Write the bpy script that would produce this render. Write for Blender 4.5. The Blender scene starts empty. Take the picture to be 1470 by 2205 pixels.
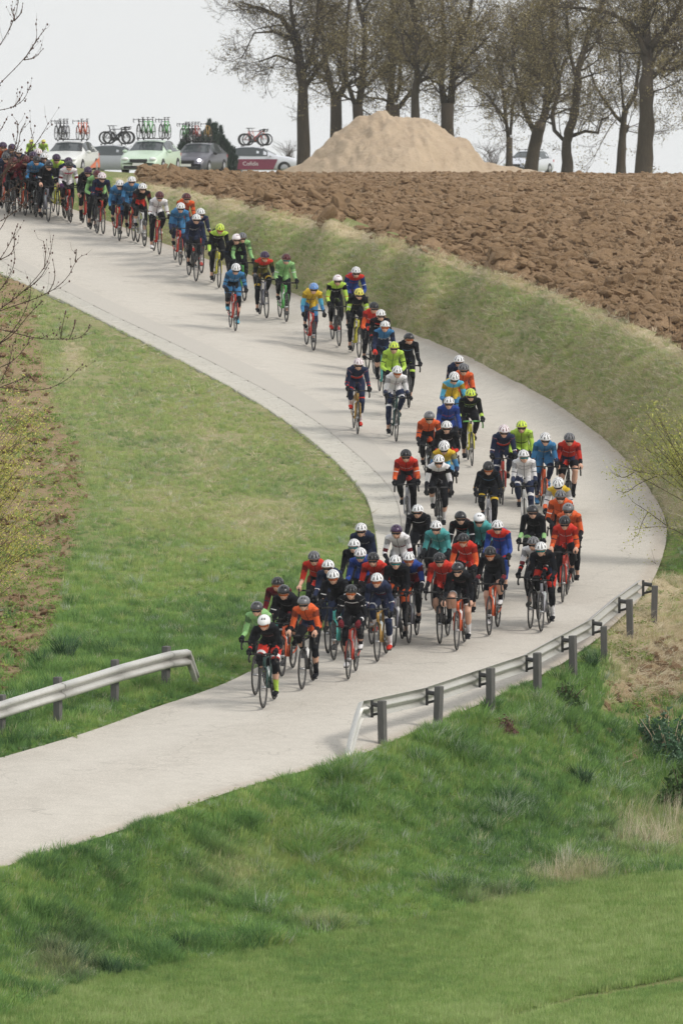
import bpy, bmesh, math, random
import numpy as np
from mathutils import Vector, Matrix, Euler
random.seed(7); RNG = np.random.default_rng(11)
SC = bpy.context.scene; COL = SC.collection
PI = math.pi

# ---------------------------------------------------------------- camera, sky, sun, exposure
F = 20000.0; CX = 735.0; CY = 1102.5; HOR = 100.0; CZ = 13.4
PITCH = math.atan((CY - HOR) / F); CP = math.cos(PITCH); SP = math.sin(PITCH)
cam_d = bpy.data.cameras.new('camera'); cam = bpy.data.objects.new('camera', cam_d); COL.objects.link(cam)
cam_d.sensor_fit = 'VERTICAL'; cam_d.sensor_height = 36.0; cam_d.lens = F / 2205 * 36.0
cam_d.clip_start = 1.0; cam_d.clip_end = 6000.0
cam.location = (0, 0, CZ); cam.rotation_euler = (PI / 2 - PITCH, 0, 0)
cam_d.dof.use_dof = True; cam_d.dof.focus_distance = 165.0; cam_d.dof.aperture_fstop = 11.0
SC.camera = cam

world = bpy.data.worlds.new('World'); SC.world = world; world.use_nodes = True
wn = world.node_tree.nodes; wl = world.node_tree.links; wn.clear()
SUN_DIR = Vector((0.80, -0.42, 0.80)).normalized()          # towards the sun: from the right, a little behind the camera
sky = wn.new('ShaderNodeTexSky'); sky.sky_type = 'NISHITA'; sky.sun_disc = False
sky.sun_elevation = math.asin(SUN_DIR.z); sky.sun_rotation = math.atan2(SUN_DIR.x, SUN_DIR.y)
sky.air_density = 1.0; sky.dust_density = 4.0; sky.ozone_density = 1.0
hs = wn.new('ShaderNodeMixRGB'); hs.inputs[0].default_value = 0.88; hs.inputs[2].default_value = (5.95, 6.05, 6.05, 1)   # a thin bright overcast veil over the clear sky
bg = wn.new('ShaderNodeBackground'); bg.inputs[1].default_value = 0.1
wo = wn.new('ShaderNodeOutputWorld')
wl.new(sky.outputs[0], hs.inputs[1]); wl.new(hs.outputs[0], bg.inputs[0]); wl.new(bg.outputs[0], wo.inputs[0])
sun_d = bpy.data.lights.new('sun', 'SUN'); sun_d.energy = 1.4; sun_d.angle = math.radians(14); sun_d.color = (1.0, 0.95, 0.87)
sun = bpy.data.objects.new('sun', sun_d); COL.objects.link(sun); sun.location = (0, 0, 60)
sun.rotation_euler = SUN_DIR.to_track_quat('Z', 'Y').to_euler()
SC.view_settings.view_transform = 'Standard'; SC.view_settings.look = 'None'
SC.view_settings.gamma = 1.0; SC.view_settings.use_curve_mapping = False; SC.view_settings.exposure = 0.70
SC.cycles.max_bounces = 6; SC.cycles.diffuse_bounces = 4; SC.cycles.glossy_bounces = 2
SC.cycles.transparent_max_bounces = 6; SC.cycles.volume_bounces = 0; SC.cycles.transmission_bounces = 2
SC.cycles.use_denoising = True; SC.cycles.denoiser = 'OPENIMAGEDENOISE'; SC.cycles.denoising_input_passes = 'RGB_ALBEDO_NORMAL'; SC.cycles.denoising_prefilter = 'ACCURATE'

# ---------------------------------------------------------------- helpers: tags, materials, meshes
def tag(o, label=None, cat=None, group=None, kind=None):
    if label: o['label'] = label
    if cat: o['category'] = cat
    if group: o['group'] = group
    if kind: o['kind'] = kind
    return o

def empty(name, loc=(0, 0, 0), rot=(0, 0, 0)):
    o = bpy.data.objects.new(name, None); COL.objects.link(o); o.location = loc; o.rotation_euler = rot
    o.empty_display_size = 0.2
    return o

def link_mesh(name, me, parent=None, loc=(0, 0, 0), rot=(0, 0, 0)):
    o = bpy.data.objects.new(name, me); COL.objects.link(o); o.location = loc; o.rotation_euler = rot
    if parent: o.parent = parent
    return o

def np_mesh(name, V, Fc, mats=(), smooth=True, midx=None):
    me = bpy.data.meshes.new(name)
    V = np.asarray(V, dtype=np.float32)
    if isinstance(Fc, np.ndarray) and Fc.ndim == 2:
        n, k = Fc.shape
        me.vertices.add(len(V)); me.vertices.foreach_set('co', V.ravel())
        me.loops.add(n * k); me.loops.foreach_set('vertex_index', Fc.astype(np.int32).ravel())
        me.polygons.add(n); me.polygons.foreach_set('loop_start', np.arange(0, n * k, k, dtype=np.int32))
        me.update(calc_edges=True)
    else:
        me.from_pydata([tuple(map(float, v)) for v in V], [], [tuple(f) for f in Fc]); me.update()
    for m in mats: me.materials.append(m)
    if midx is not None: me.polygons.foreach_set('material_index', np.asarray(midx, dtype=np.int32))
    me.polygons.foreach_set('use_smooth', np.full(len(me.polygons), bool(smooth)))
    me.validate()
    return me

def vattr(me, name, arr):
    a = me.attributes.new(name, 'FLOAT', 'POINT'); a.data.foreach_set('value', np.asarray(arr, dtype=np.float32))

def grid_faces(nr, nc):
    i = np.arange(nr - 1)[:, None] * nc + np.arange(nc - 1)[None, :]
    i = i.ravel()
    return np.stack([i, i + 1, i + nc + 1, i + nc], 1)

def lin(c):
    return tuple(((x / 12.92) if x <= 0.04045 else ((x + 0.055) / 1.055) ** 2.4) for x in c) + (1.0,)

class NT:
    """small node-tree writer"""
    def __init__(s, name, rough=0.8, spec=0.3):
        s.m = bpy.data.materials.new(name); s.m.use_nodes = True
        s.n = s.m.node_tree.nodes; s.l = s.m.node_tree.links
        s.b = s.n['Principled BSDF']; s.b.inputs['Roughness'].default_value = rough
        s.b.inputs['Specular IOR Level'].default_value = spec
    def new(s, t, **kw):
        nd = s.n.new(t)
        for k, v in kw.items(): setattr(nd, k, v)
        return nd
    def inp(s, nd, i, v):
        if hasattr(v, 'is_linked') or hasattr(v, 'links'): s.l.new(v, nd.inputs[i])
        else: nd.inputs[i].default_value = v
    def attr(s, name, typ='GEOMETRY'):
        return s.new('ShaderNodeAttribute', attribute_name=name, attribute_type=typ).outputs['Fac']
    def coord(s, kind='Object'): return s.new('ShaderNodeTexCoord').outputs[kind]
    def noise(s, scale, vec=None, detail=4, rough=0.55, dist=0.0):
        nd = s.new('ShaderNodeTexNoise'); nd.inputs['Scale'].default_value = scale
        nd.inputs['Detail'].default_value = detail; nd.inputs['Roughness'].default_value = rough
        nd.inputs['Distortion'].default_value = dist
        if vec is not None: s.l.new(vec, nd.inputs['Vector'])
        return nd.outputs['Fac']
    def vscale(s, vec, sc):
        nd = s.new('ShaderNodeVectorMath', operation='MULTIPLY'); s.l.new(vec, nd.inputs[0]); nd.inputs[1].default_value = sc
        return nd.outputs[0]
    def ramp(s, fac, stops):
        nd = s.new('ShaderNodeValToRGB'); r = nd.color_ramp
        while len(r.elements) > 1: r.elements.remove(r.elements[-1])
        r.elements[0].position = stops[0][0]; r.elements[0].color = stops[0][1]
        for p, c in stops[1:]:
            e = r.elements.new(p); e.color = c
        s.l.new(fac, nd.inputs[0]); return nd.outputs[0]
    def mix(s, fac, a, b, mode='MIX'):
        nd = s.new('ShaderNodeMixRGB', blend_type=mode); s.inp(nd, 0, fac); s.inp(nd, 1, a); s.inp(nd, 2, b)
        return nd.outputs[0]
    def math(s, op, a, b=0.0, clamp=False):
        nd = s.new('ShaderNodeMath', operation=op); nd.use_clamp = clamp; s.inp(nd, 0, a); s.inp(nd, 1, b)
        return nd.outputs[0]
    def bump(s, h, strength=0.4, dist=0.02):
        nd = s.new('ShaderNodeBump'); nd.inputs['Strength'].default_value = strength; nd.inputs['Distance'].default_value = dist
        s.l.new(h, nd.inputs['Height']); s.l.new(nd.outputs[0], s.b.inputs['Normal'])
    def base(s, c): s.inp(s.b, 'Base Color', c)

def G(v): return (v, v, v, 1)
def C(r, g, b): return (r, g, b, 1)

_pm = {}
def plain(name, col, rough=0.6, metal=0.0, var=0.12, scale=6.0, spec=0.4):
    """a simple procedural material with a little uneven tone"""
    key = (name, tuple(col), rough, metal)
    if key in _pm: return _pm[key]
    t = NT(name, rough, spec); t.b.inputs['Metallic'].default_value = metal
    f = t.noise(scale, t.coord('Object'), 3)
    a = tuple(min(1, c * (1 - var)) for c in col[:3]) + (1,); b = tuple(min(1, c * (1 + var)) for c in col[:3]) + (1,)
    t.base(t.mix(f, a, b)); _pm[key] = t.m
    return t.m

# ---------------------------------------------------------------- pixel <-> place
def ray(px, py):
    x = np.asarray(px, float) - CX; u = CY - np.asarray(py, float)
    return x, F * CP + u * SP, -F * SP + u * CP
def P(px, py, s):
    x, y, z = ray(px, py); return np.stack([x / s, y / s, z / s + CZ], -1)
def proj(X, Y, Z):
    z = np.asarray(Z) - CZ; fw = Y * CP - z * SP; up = Y * SP + z * CP
    s = F / fw
    return CX + X * s, CY - up * s, s
def sp(y): return 66.6 + 0.0446 * y                            # px per metre on the road surface

# control points of the ground: picture x, y and scale
ctrl = []
def L(pts, n=1):
    for i in range(len(pts) - 1):
        for k in range(n):
            t = k / n; a, b = pts[i], pts[i + 1]
            ctrl.append(tuple(a[j] * (1 - t) + b[j] * t for j in range(3)))
    ctrl.append(pts[-1])
G0 = np.array([(-700,380),(-520,400),(-300,470),(-120,543),(0,590),(117,639),(174,667),(272,718),(335,748),(397,781),(520,846),(600,896),(673,950),(730,1000),(770,1045),(795,1080),(807,1143),(814,1187),(806,1235),(785,1285),(735,1335),(650,1385),(570,1430),(500,1468),(420,1498),(340,1523),(204,1574),(100,1606),(0,1634),(-300,1715),(-700,1815)], float)
G1 = np.array([(-620,380),(-480,400),(-250,450),(-120,500),(0,560),(35,583),(131,623),(231,675),(340,726),(400,754),(500,804),(600,857),(690,915),(731,950),(790,1000),(830,1041),(848,1067),(860,1101),(865,1150),(866,1187),(856,1235),(838,1275)], float)
RG = np.array([(-400,380),(-120,398),(0,416),(100,434),(158,452),(242,480),(358,528),(540,592),(649,640),(752,676),(872,712),(943,740),(1020,775),(1105,820),(1197,868),(1280,930),(1328,971),(1386,1036),(1422,1094),(1436,1134),(1432,1180),(1412,1240),(1380,1290),(1300,1368),(1200,1440),(1050,1512),(900,1575),(750,1640),(620,1672),(500,1705),(350,1760),(190,1815),(0,1872),(-200,1930),(-500,2010)], float)
def chaikin(p, n=2):
    for _ in range(n):
        q = p[:-1] * .75 + p[1:] * .25; r = p[:-1] * .25 + p[1:] * .75
        p = np.vstack([p[:1], np.stack([q, r], 1).reshape(-1, 2), p[-1:]])
    return p
BT = np.array([(-200,370,80),(100,374,81),(300,390,85.5),(400,408,88.0),(480,430,90.0),(560,447,91.8),(700,478,94.8),(820,510,96.6),(900,535,98.0),(1050,580,100.3),(1200,632,102.6),(1330,685,105.6),(1470,752,109.3),(1700,850,116),(1950,950,124)], float)
BB = np.array([(-300,2260),(0,2190),(100,2150),(175,2122),(225,2108),(350,2082),(450,2068),(600,2035),(735,2006),(905,1983),(1015,1955),(1185,1918),(1335,1893),(1470,1882),(1900,1850)], float)
def road_l(y): return np.interp(y, G0[:, 1], G0[:, 0])
def road_r(y): return np.interp(y, RG[:, 1], RG[:, 0])
for x, y in G0[::2]: ctrl.append((x, y, sp(y)))
for x, y in RG[::1]: ctrl.append((x, y, sp(y)))
for y in (430, 500, 600, 700, 800, 900, 1000, 1100, 1200, 1300, 1400, 1500, 1600, 1700, 1800):
    a, b = road_l(y), road_r(y)
    for t in (0.33, 0.66): ctrl.append((a + (b - a) * t, y, sp(y)))
for x, y, s in BT[2:]: ctrl.append((x, y, s))
for x, y, s in BT[3:]:                                         # mid bank, a little hollow
    yr = np.interp(x, RG[:20, 0], RG[:20, 1]) if x < 1436 else 1250
    ctrl.append((x, y * 0.45 + yr * 0.55, s * 0.45 + sp(yr) * 0.55 + 0.1))
for x, y in [(500,1000),(300,900),(600,1120),(420,1250),(150,1000),(0,800),(-200,700),(250,1350),(500,1330),(0,1200),(0,1450),(150,1500),(-300,1300),(-300,1000),(-200,1550),(660,1250)]:
    ctrl.append((x, y, sp(y) + (0.8 if y > 900 else 0.4)))
# crest and the plateau behind the ploughed field
for x in (-500, -100, 300, 700, 1100, 1470, 1900):
    sk = 372 if x < 500 else 379 + (5 if x > 1200 else 0)
    for s, y in ((60, sk), (50, 373.5), (42, 374), (33, 376), (25, 379), (20, 384), (15, 390), (13, 396)):
        if x < 300 and s == 60: s = 66
        ctrl.append((CX + (x - CX) * (1 if s > 40 else 1.0), y, s))
# lower bank and the wheat field
for x, y in BB:
    yr = np.interp(-x, -RG[22:, 0], RG[22:, 1]); zr = (yr - HOR) / sp(yr)
    z = 13.35 - 0.0004 * (x + 300)
    ctrl.append((x, y, (y - HOR) / z))
    if x < 1300: ctrl.append((x, (y + yr) / 2, (y + yr - 2 * HOR) / 2 / ((zr + z) / 2 + 0.1)))
for x, y, z in [(-300,2500,13.45),(300,2500,13.45),(900,2500,13.4),(1470,2400,13.3),(1900,2300,13.2),(0,2350,13.4),(735,2200,13.4),(1470,2150,13.25),
                (-300,3000,13.5),(735,3000,13.45),(1700,3000,13.3),
                (1470,1300,9.75),(1470,1450,10.6),(1700,1300,9.6),(1700,1500,10.9),(1470,1600,11.5),(1400,1750,12.3),(1650,1750,12.4)]:
    ctrl.append((x, y, (y - HOR) / z))
ctrl = np.array(ctrl)
cw = P(ctrl[:, 0], ctrl[:, 1], ctrl[:, 2])
extra = []
for x, y, s in BT[2:]:                                         # the field goes on nearly level behind the top of the bank
    p = P(x, y, s)
    for dy in (2.5, 7, 16, 32, 60, 85):
        Y_ = p[1] + dy; t_ = np.clip((Y_ - p[1]) / (333 - p[1]), 0, 1)
        if Y_ < 318: extra.append((p[0] * Y_ / p[1], Y_, p[2] * (1 - t_) + 8.85 * t_ + 0.25 * min(t_, 1 - t_)))
cw = np.vstack([cw, extra])
SY = 0.16
def warp(X, Y):
    return np.stack([np.clip(X, -26, 26), np.clip(Y, 100, 1500) * SY], -1)
A = warp(cw[:, 0], cw[:, 1]); nC = len(A)
def phi(r2): return 0.5 * r2 * np.log(r2 + 1e-9)
K = phi(((A[:, None] - A[None]) ** 2).sum(-1)) + np.eye(nC) * 0.03
Pm = np.c_[np.ones(nC), A]
M = np.zeros((nC + 3, nC + 3)); M[:nC, :nC] = K; M[:nC, nC:] = Pm; M[nC:, :nC] = Pm.T
sol = np.linalg.solve(M, np.r_[cw[:, 2], 0, 0, 0])
def tps(X, Y):
    q = warp(np.ravel(X), np.ravel(Y)); out = np.empty(len(q))
    for i in range(0, len(q), 20000):
        qq = q[i:i + 20000]
        out[i:i + 20000] = phi(((qq[:, None] - A[None]) ** 2).sum(-1)) @ sol[:nC] + sol[nC] + qq @ sol[nC + 1:]
    return out.reshape(np.shape(X))
# lookup grid of heights
DX = 0.125
HX = np.arange(-30, 30.01, DX)
HY = np.concatenate([np.arange(0, 100, 4.0), np.arange(100, 240, 0.25), np.arange(240, 280, 0.8), np.arange(280, 540, 1.5), np.geomspace(541, 1600, 40)])
gx, gy = np.meshgrid(HX, HY)
HZ = tps(gx, gy)
zn = HZ[np.searchsorted(HY, 104)][None, :]
HZ = np.where(HY[:, None] < 102, np.maximum(zn, CZ - 1.7 - 0.145 * HY[:, None]), HZ)      # the ground rises again to where the camera stands
_px, _py, _s = proj(gx, np.maximum(gy, 60), HZ)
_rd = (_px > np.interp(_py, G0[:, 1], G0[:, 0]) + 0) & (_px < np.interp(_py, RG[:, 1], RG[:, 0]) - 0) & (_py > 384) & (_py < 2000) & (gy > 110)
_w = np.gradient(HY)[:, None]
for _ in range(160):                                            # the road bed is even: relax its heights
    Q = HZ.copy(); Q[1:-1, 1:-1] = (HZ[1:-1, :-2] + HZ[1:-1, 2:] + 2 * (HZ[:-2, 1:-1] + HZ[2:, 1:-1])) / 6
    HZ = np.where(_rd, Q, HZ)
def hz(X, Y):
    X = np.clip(np.asarray(X, float), HX[0], HX[-1] - 1e-6); Y = np.clip(np.asarray(Y, float), HY[0], HY[-1] - 1e-6)
    fx = (X - HX[0]) / DX; ix = np.minimum(fx.astype(int), len(HX) - 2); fx = fx - ix
    iy = np.clip(np.searchsorted(HY, Y, side='right') - 1, 0, len(HY) - 2); fy = (Y - HY[iy]) / (HY[iy + 1] - HY[iy])
    return (HZ[iy, ix] * (1 - fx) + HZ[iy, ix + 1] * fx) * (1 - fy) + (HZ[iy + 1, ix] * (1 - fx) + HZ[iy + 1, ix + 1] * fx) * fy
RGc = RG.copy(); G0 = chaikin(G0); G1 = chaikin(G1); RG = chaikin(RG)
# picture -> ground scale map
MX = np.arange(-900, 2300, 10.0); MY = np.arange(350, 2900, 5.0)
mgx, mgy = np.meshgrid(MX, MY)
SMAP = np.full(mgx.shape, 40.0); done = np.zeros(mgx.shape, bool)
prev = None
for s in np.concatenate([np.arange(230, 70, -0.5), np.arange(70, 34, -0.25)]):
    p = P(mgx, mgy, s); d = p[..., 2] - hz(p[..., 0], p[..., 1])
    if prev is not None:
        hit = (~done) & (d < 0)
        t = prev / np.maximum(prev - d, 1e-9)
        SMAP[hit] = (s0 + (s - s0) * t)[hit]; done |= hit
    prev = d; s0 = s
def smap(px, py):
    fx = np.clip((np.asarray(px, float) - MX[0]) / 10, 0, len(MX) - 1.001); fy = np.clip((np.asarray(py, float) - MY[0]) / 5, 0, len(MY) - 1.001)
    ix = fx.astype(int); iy = fy.astype(int); fx = fx - ix; fy = fy - iy
    return (SMAP[iy, ix] * (1 - fx) + SMAP[iy, ix + 1] * fx) * (1 - fy) + (SMAP[iy + 1, ix] * (1 - fx) + SMAP[iy + 1, ix + 1] * fx) * fy
def gp(px, py, up=0.0):
    s = smap(px, py); p = P(px, py, s); p[..., 2] = hz(p[..., 0], p[..., 1]) + up
    return p

# region tests in picture space for ground points
def in_road(px, py):
    return (px > np.interp(py, G0[:, 1], G0[:, 0])) & (px < np.interp(py, RG[:, 1], RG[:, 0])) & (py > 380) & (py < 2010)
def bt_y(px): return np.interp(px, BT[:, 0], BT[:, 1])
def bb_y(px): return np.interp(px, BB[:, 0], BB[:, 1])
# ================================================================ ground
def fbm(X, Y, seed, octs=4, base=1.0):
    """cheap sum of rotated sines and hashed value noise"""
    out = np.zeros(np.shape(X)); amp = 1.0; fr = base; r = np.random.default_rng(seed)
    for o in range(octs):
        T = r.random((64, 64)); a = r.random() * 6.28
        u = (X * math.cos(a) + Y * math.sin(a)) * fr + 1000; v = (-X * math.sin(a) + Y * math.cos(a)) * fr + 1000
        iu = np.floor(u).astype(int); iv = np.floor(v).astype(int); fu = u - iu; fv = v - iv
        fu = fu * fu * (3 - 2 * fu); fv = fv * fv * (3 - 2 * fv)
        g = lambda i, j: T[i % 64, j % 64]
        out += amp * ((g(iu, iv) * (1 - fu) + g(iu + 1, iv) * fu) * (1 - fv) + (g(iu, iv + 1) * (1 - fu) + g(iu + 1, iv + 1) * fu) * fv - 0.5)
        amp *= 0.5; fr *= 2.03
    return out

X1 = np.concatenate([-np.geomspace(400, 19, 14), np.arange(-18, 18.01, 0.16), np.geomspace(19, 400, 14)])
Y1 = np.concatenate([np.arange(-60, 100, 8.0), np.arange(100, 128, 0.8), np.arange(128, 262, 0.25), np.arange(262, 520, 1.5), np.geomspace(522, 1600, 40)])
X2, Y2 = np.meshgrid(X1, Y1)
Z2 = hz(X2, Y2)
px2, py2, s2 = proj(X2, np.maximum(Y2, 60), Z2)
road2 = in_road(px2, py2)
Z2 = Z2 + np.where(road2 | (Y2 > 262), 0, fbm(X2, Y2, 3, 3, 0.7) * 0.10) - np.where(road2, 0.05, 0.02)
Z2 = np.where(np.abs(X2) > 18.5, Z2 - (np.abs(X2) - 18.5) * 0.01, Z2)
me = np_mesh('ground', np.stack([X2, Y2, Z2], -1).reshape(-1, 3), grid_faces(len(Y1), len(X1)))
# masks: dry straw, bare soil, moss
def smooth(x, a, b): 
    t = np.clip((x - a) / (b - a), 0, 1); return t * t * (3 - 2 * t)
def dryness(px, py):
    d = np.zeros(np.shape(px))
    top = bt_y(px)
    bank = (py > top - 4) & (px > 250) & (py < np.interp(px, RGc[:20, 0], RGc[:20, 1]) + 10)
    d = np.where(bank, 0.36, d)
    d = np.where(bank & (py < top + 22), 0.95, d)                      # straw along the field's edge
    yr = np.interp(px, RGc[:20, 0], RGc[:20, 1])
    d = np.where(bank & (py > yr - 75) & (py < yr - 22) & (px > 850), 0.62, d)
    d = np.where((px > 1290) & (py > 1240) & (py < 1500) & ~in_road(px, py), 0.85 * smooth(px + (1500 - py) * 0.1, 1290, 1350) , d)
    for (cx, cy, rx, ry, v) in [(1060,1945,60,14,.55),(1230,1892,90,20,.65),(1420,1800,110,50,.6),(560,1120,120,60,.5),(440,980,90,80,.45),(160,770,40,60,.7),(500,1880,90,50,.35),(620,1115,40,60,.6),
                                (700,1990,60,14,.6),(130,2080,70,40,.5),(470,420,150,14,.5),(350,1090,120,90,.3)]:
        d = np.maximum(d, v * np.exp(-(((px - cx) / rx) ** 2 + ((py - cy) / ry) ** 2)))
    inner = (px < np.interp(py, G0[:, 1], G0[:, 0])) & (py < 1300)
    d = np.where(inner, np.maximum(d, 0.22 * smooth(py, 1350, 950)), d)
    return np.clip(d, 0, 1)
def soilness(px, py):
    lim = np.interp(py, [600, 760, 880, 950, 1040, 1130, 1230, 1330, 1450, 1500], [60, 95, 125, 165, 188, 172, 150, 130, 60, 20])
    s = smooth(lim - px, -14, 22) * ((py > 560) & (py < 1500))
    for (cx, cy, rx, ry, v) in [(1425,1440,80,58,1.3),(1340,1490,40,20,.9),(1400,1520,60,40,.8),(1360,1640,60,60,.6),(210,2125,40,14,.7),(660,2015,90,10,.8),(1000,1955,160,8,.6)]:
        s = np.maximum(s, v * np.exp(-(((px - cx) / rx) ** 2 + ((py - cy) / ry) ** 2)))
    # the narrow trench running up the right bank
    tx = np.interp(py, [1380, 1430, 1480, 1525], [1475, 1420, 1360, 1305]); s = np.maximum(s, np.exp(-((px - tx) / 16) ** 2) * ((py > 1370) & (py < 1530)))
    s = np.maximum(s, 1.2 * np.exp(-((py - np.interp(px, [1020, 1100, 1250, 1400, 1470, 1700], [2222, 2190, 2150, 2122, 2110, 2085])) / 7) ** 2) * (px > 1000))
    return np.clip(s, 0, 1)
def lushness(px, py):
    return smooth(py, 1050, 1600)
vattr(me, 'dry', dryness(px2, py2).ravel()); vattr(me, 'soil', soilness(px2, py2).ravel()); vattr(me, 'lush', lushness(px2, py2).ravel())
t = NT('turf_soil', 0.95, 0.1); co = t.coord('Object')
n1 = t.noise(1.3, co, 6, 0.65); n2 = t.noise(9.0, co, 5, 0.7); n3 = t.noise(0.35, co, 3)
grn = t.mix(n2, C(.13, .15, .055), C(.24, .26, .105))
grn2 = t.mix(n2, C(.10, .155, .045), C(.18, .24, .075)); grn = t.mix(t.attr('lush'), grn, grn2)
dry = t.mix(n2, C(.34, .275, .165), C(.62, .53, .37))
soi = t.mix(n2, C(.15, .10, .055), C(.42, .31, .19))
dm = t.math('ADD', t.attr('dry'), t.math('MULTIPLY', t.math('SUBTRACT', n1, 0.5), 1.3), True)
sm = t.math('ADD', t.attr('soil'), t.math('MULTIPLY', t.math('SUBTRACT', n1, 0.52), 1.1), True)
t.base(t.mix(sm, t.mix(dm, grn, dry), soi)); t.bump(n2, 0.9, 0.06)
me.materials.append(t.m)
tag(link_mesh('ground', me), 'grassy hillside ground that rolls from the near field up to the crest', kind='structure')

# ---------------------------------------------------------------- road
def strip(name, yl, lf, rf, ncol, mat, up, parent=None, extra=None):
    rows = []
    for y in yl:
        a, b = lf(y), rf(y); rows.append(np.stack([np.linspace(a, b, ncol), np.full(ncol, y)], -1))
    R_ = np.array(rows); p = gp(R_[..., 0], R_[..., 1], up)
    me = np_mesh(name, p.reshape(-1, 3), grid_faces(len(yl), ncol), [mat])
    u = np.tile(np.linspace(0, 1, ncol), len(yl)); vattr(me, 'across', u)
    vattr(me, 'along', np.repeat(yl, ncol))
    return link_mesh(name, me, parent)
yl = np.concatenate([np.arange(384, 1240, 6.0), np.arange(1240, 1990, 6.0)])
gcurve = lambda y: np.interp(y, G1[:, 1], G1[:, 0]) if y < 1275 else road_l(y)
t = NT('road_asphalt', 0.9, 0.25); co = t.coord('Object')
n1 = t.noise(0.5, t.vscale(co, (1.2, 0.6, 1)), 5, 0.6); n2 = t.noise(40, co, 3, 0.7); n3 = t.noise(3.0, co, 5, 0.7); n4 = t.noise(0.25, co, 2)
c = t.mix(n1, C(.49, .455, .40), C(.58, .54, .485))
c = t.mix(t.ramp(n2, [(.42, G(0)), (.62, G(.55))]), c, C(.27, .25, .22)); c = t.mix(t.ramp(t.noise(15, co, 3, .8), [(.5, G(0)), (.68, G(.28))]), c, C(.62, .58, .52))
c = t.mix(t.ramp(n3, [(0.42, G(0)), (0.75, G(0.35))]), c, C(.30, .275, .24))
# wheel tracks, polished paler, and gravelly edges
ac = t.attr('across'); trk = t.math('ABSOLUTE', t.math('SUBTRACT', t.math('FRACT', t.math('MULTIPLY', ac, 2.0)), 0.5))
c = t.mix(t.math('MULTIPLY', t.ramp(trk, [(0.1, G(1)), (0.4, G(0))]), 0.22), c, C(.58, .55, .50))
edge = t.ramp(ac, [(0.0, G(0)), (0.93, G(0)), (0.965, G(1)), (1, G(1))])
edge = t.math('MULTIPLY', edge, t.ramp(t.noise(8, co, 4), [(0.3, G(0.5)), (0.6, G(1))]))
grav = t.mix(t.noise(22, co, 4, 0.8), C(.24, .20, .16), C(.60, .54, .47))
c = t.mix(edge, c, grav)
# fine cracks
vo = t.new('ShaderNodeTexVoronoi', feature='DISTANCE_TO_EDGE'); vo.inputs['Scale'].default_value = 0.32
wv = t.new('ShaderNodeVectorMath', operation='ADD'); t.l.new(co, wv.inputs[0])
nz = t.new('ShaderNodeTexNoise'); nz.inputs['Scale'].default_value = 1.2; t.l.new(co, nz.inputs['Vector']); t.l.new(t.vscale(nz.outputs['Color'], (1.5, 1.5, 1.5)), wv.inputs[1]); t.l.new(wv.outputs[0], vo.inputs['Vector'])
cr = t.ramp(vo.outputs['Distance'], [(0.0, G(1)), (0.008, G(0))])
c = t.mix(t.math('MULTIPLY', t.math('MULTIPLY', cr, n4), 0.55), c, C(.16, .145, .125))
t.base(c); t.bump(n2, 0.35, 0.01)
gap = lambda y: gcurve(y) + (.6 if y < 1262 else 0)
road = strip('road', yl, gap, road_r, 26, t.m, 0.018); tag(road, 'pale asphalt road sweeping down the hill in a long bend', kind='structure')
# darker seal strip beside the gutter
seal = NT('seal_strip', 0.9, 0.25); co = seal.coord('Object'); seal.base(seal.mix(seal.noise(14, co, 5, 0.7), C(.40, .375, .335), C(.49, .46, .415))); seal.bump(seal.noise(50, co, 2), 0.3, 0.01)
yl3 = np.arange(384, 1262, 6.0)
g2 = lambda y: gcurve(y) + np.interp(y, [384, 560, 700, 860, 1000, 1100, 1200, 1262], [46, 46, 62, 72, 62, 30, 14, 2])
tag(strip('seal_strip', yl3, lambda y: gcurve(y) + 1.4, g2, 4, seal.m, 0.023), 'narrow darker asphalt strip laid along the concrete gutter', kind='structure')

# concrete gutter: slabs with grooves, each a part
gut = empty('concrete_gutter'); tag(gut, 'pale grooved concrete drainage gutter along the inner edge of the bend', kind='structure')
t = NT('gutter_concrete', 0.9, 0.2); co = t.coord('Object')
c = t.mix(t.noise(2.5, co, 5, 0.65), C(.50, .48, .435), C(.64, .62, .57)); c = t.mix(t.ramp(t.noise(18, co, 4), [(.55, G(0)), (.75, G(.5))]), c, C(.25, .235, .2))
t.base(c); t.bump(t.noise(30, co, 3), 0.3, 0.01); gm = t.m
ys = np.arange(384, 1275, 2.0)
la = np.stack([np.interp(ys, G0[:, 1], G0[:, 0]), ys], -1); lb = np.stack([np.interp(ys, G1[:, 1], G1[:, 0]), ys], -1)
pa = gp(la[:, 0], la[:, 1]); pb = gp(lb[:, 0], lb[:, 1])
def resample(p, n):
    d = np.r_[0, np.cumsum(np.linalg.norm(np.diff(p, axis=0), axis=1))]; q = np.linspace(0, d[-1], n)
    return np.stack([np.interp(q, d, p[:, k]) for k in range(p.shape[1])], -1), d[-1]
dl = np.linalg.norm(np.diff(pa, axis=0), axis=1).sum()
nslab = int(dl / 1.5)
ra, _ = resample(pa, nslab * 12 + 1); rb, _ = resample(pb, nslab * 12 + 1)
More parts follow.
